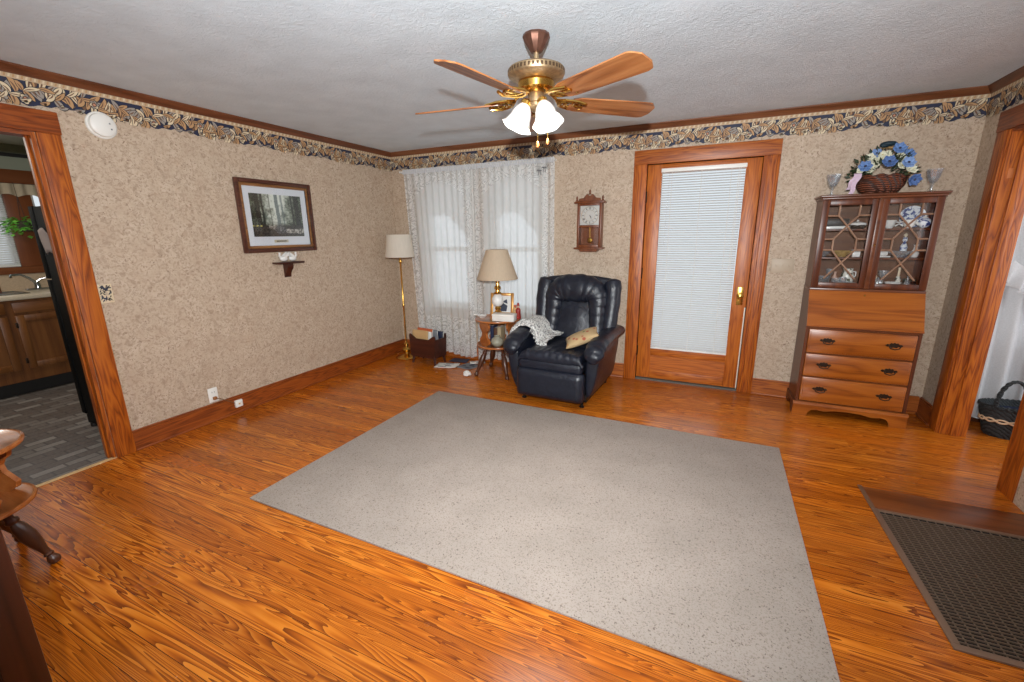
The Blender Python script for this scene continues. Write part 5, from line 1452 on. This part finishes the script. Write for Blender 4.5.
mb = MB().tube([(-.17, -.27, .0045), (.17, -.27, .0045), (.17, .27, .0045), (-.17, .27, .0045)], .010, 8, closed=True, r2=.004)
build('rim', mb, M['steel'], t)
build('basin', MB().box(-.165, .165, -.265, .265, .0, .002), plain('basin_grey', rgb(120, 122, 124), .3, .6), t)
t = thing('kitchen_faucet', 'chrome kitchen faucet with a long spout on the cream counter', 'faucet', (-2.77, -2.33, .9375))
build('base', MB().box(-.03, .03, -.09, .09, 0, .018, bev=.006).lathe([(.026, .018), (.024, .06), (.018, .075), (.0001, .08)], 16), M['steel'], t)
build('spout', MB().tube([(0, 0, .06), (.02, -.05, .12), (.05, -.12, .165), (.085, -.19, .165), (.095, -.205, .145)], [.014, .013, .011, .010, .010], 10), M['steel'], t)
build('handle', MB().tube([(0, 0, .075), (.01, .03, .105), (.03, .07, .115)], [.012, .008, .009], 8), M['steel'], t)
t = thing('knife_block', 'small brown slotted wooden block at the back of the kitchen counter', 'knife block', (-2.76, -2.66, .9385), .3)
build('block', MB().prism([(-.05, 0), (.05, 0), (.05, .10), (-.02, .14), (-.05, .12)], -.04, .04, 'yz'), M['kbrown'], t)
build('slots', MB().box(.0402, .0408, -.03, .03, .03, .036).box(.0402, .0408, -.03, .03, .06, .066), M['dark_toe'], t)
# refrigerator
t = thing('refrigerator', 'tall black refrigerator just inside the kitchen doorway', 'refrigerator', (0, 0, 0))
build('cabinet', MB().box(-.83, -.16, -2.855, -2.10, .03, 1.665, bev=.006), M['black'], t)
build('freezer_door', MB().box(-.90, -.836, -2.858, -2.10, 1.16, 1.668, bev=.004), M['black'], t)
build('fridge_door', MB().box(-.90, -.836, -2.858, -2.10, .10, 1.15, bev=.004), M['black'], t)
build('toe_grille', MB().box(-.86, -.84, -2.85, -2.11, .02, .09, bev=.003), M['dark_toe'], t)
for y in (-2.84, -2.13): build('foot', MB().lathe([(.0001, 0), (.02, 0), (.02, .03), (.0001, .03)], 12, (-.80, y, 0)), M['dark_toe'], t)
o = MB()
o.grid(lambda u, v: (-.80 + .13 * u + .05 * (1 - v), -2.867 - .004 * math.sin(u * 5 + v * 3), 1.335 + .165 * v + .02 * math.sin(u * 4)), 8, 8)
o = build('hanging_towel', o, plain('grey_mauve_cloth', rgb(150, 134, 128), .9), ang=180, fixn=False); solid(o, .006)
tag(o, 'small grey mauve cloth hanging on the black refrigerator side', 'cloth')
# hanging plant
t = thing('hanging_plant', 'bushy green plant hanging in front of the brown panel by the kitchen window', 'plant', (-2.69, -2.33, 1.50))
build('pot', MB().lathe([(.0001, .02), (.05, .02), (.065, .11), (.07, .12), (.060, .12), (.0001, .10)], 18), plain('plant_pot', rgb(74, 62, 50), .6), t)
build('hanger', MB().tube([(.06, 0, .12), (0, 0, .36)], .002, 5).tube([(-.06, 0, .12), (0, 0, .36)], .002, 5).tube([(0, 0, .36), (-.01, 0, .485)], .002, 5), M['bronze'], t)
mb = MB(); rnd = random.Random(4)
for i in range(230):
    a = rnd.uniform(0, 2 * PI); b = rnd.uniform(-.5, 1.2); q = rnd.uniform(.4, 1)
    c = Vector((.12 * math.cos(a) * math.cos(b) * q, .19 * math.sin(a) * math.cos(b) * q - .03, .08 + .13 * math.sin(b) * q - .05 * q))
    d = Vector((math.cos(a), math.sin(a), rnd.uniform(-.6, .6))).normalized(); sd = d.cross(Vector((0, 0, 1))).normalized(); l_ = rnd.uniform(.035, .055)
    mb.add([c, c + d * l_ * .5 + sd * l_ * .4, c + d * l_ + Vector((0, 0, -.006)), c + d * l_ * .5 - sd * l_ * .4], [(0, 1, 2), (0, 2, 3)])
o = build('foliage', mb, plain('pothos_leaf', rgb(118, 190, 74), .45, var=.35, bscale=18), t, ang=180, fixn=False); o['kind'] = 'stuff'
build('vine', MB().tube([(0, -.10, .12), (.02, -.17, .08), (.02, -.20, .02)], .003, 6), plain('vine_green', rgb(70, 110, 44), .5), t)

# ------------------------------------------------------------------ side room beyond the right doorway
wall_panels('y', .0, T, (W + .14, 7.2), (0, H), [(5.45, 6.5, .6, 2.0)], 'wall_side_room', M['grey_wall'])
struct('baseboard_side_room', MB().box(W + .14, 7.2, -.018, 0, 0, .135, bev=.003), M['turned'])
wn = struct('window_5', MB().box(5.45, 5.49, .02, .1, .6, 2.0).box(6.46, 6.5, .02, .1, .6, 2.0).box(5.49, 6.46, .02, .1, .6, .64).box(5.49, 6.46, .02, .1, 1.96, 2.0).box(5.49, 6.46, .03, .08, 1.28, 1.33), M['white_paint'])
build('glass', MB().box(5.49, 6.46, .055, .06, .64, 1.96), M['glass'], wn)
def scurt(u, v):
    z = .075 + 2.05 * v; x = 5.30 + 1.0 * u + .05 * (1 - v)
    return (x, -.062 + .024 * math.sin(u * 62 + .6 * math.sin(u * 17)) * (1.2 - .5 * v), z)
o = build('ruffled_curtain', MB().grid(scurt, 150, 30), M['white_cloth'], ang=180, fixn=False)
tag(o, 'white gathered cotton curtain with a ruffle seen through the side doorway', 'curtain')
def ruf(u, v):
    x = 5.37 + .62 * u; zc = 1.16 - .50 * u + .18 * u * u
    return (x + .05 * (v - .5) + .010 * math.sin(u * 60) * (1 - v), -.135 - .028 * math.sin(u * 55) * (1 - v) - .015 * (1 - v), zc + .13 * (v - .5))
q = build('ruffle', MB().grid(ruf, 120, 8), M['white_cloth'], o, ang=180, fixn=False)
def hem(u, v): 
    return (5.35 + .95 * u, -.075 - .03 * abs(math.sin(u * 48)) * (1 - v), .055 + .06 * v)
build('hem_ruffle', MB().grid(hem, 120, 5), M['white_cloth'], o, ang=180, fixn=False)
# basket
t = thing('handled_basket', 'charcoal wicker basket with hoop handle and pale braided band in the side room', 'basket', (5.595, -.25, 0))
build('body', MB().lathe([(.0001, .0), (.175, .0), (.19, .02), (.215, .12), (.235, .20), (.238, .225), (.226, .225), (.205, .12), (.18, .03), (.0001, .02)], 72, sy=.5, wob=lambda a, j: 1 + .012 * math.sin(30 * a + j * 2)), M['dark_wicker'], t)
mb = MB()
for ph in (0, PI):
    mb.tube([(.237 * math.cos(a), .237 * .5 * math.sin(a), .228 + .007 * math.sin(24 * a + ph)) for a in [2 * PI * i / 96 for i in range(96)]], .008, 6, closed=True)
build('rim', mb, M['dark_wicker'], t)
mb = MB()
for ph in (0, PI):
    mb.tube([((.222) * math.cos(a) + .004, .222 * .5 * math.sin(a), .128 + .012 * math.sin(9 * a + ph)) for a in [2 * PI * i / 120 for i in range(120)]], .0065, 6, closed=True)
build('braided_band', mb, plain('pale_braid', rgb(206, 172, 138), .7), t)
mb = MB()
for ph in (0, PI):
    mb.tube([(-.115 + .075 * math.cos(a) + .006 * math.sin(10 * a + ph), -.085 + .006 * math.cos(10 * a + ph), .225 + .20 * math.sin(a) ** .8) for a in [.02 + (PI - .04) * i / 40 for i in range(41)]], .009, 6)
build('handle', mb, M['dark_wicker'], t)
build('liner', MB().lathe([(.0001, .17), (.19, .17), (.215, .19), (.0001, .19)], 30, sy=.5), M['navyp'], t)
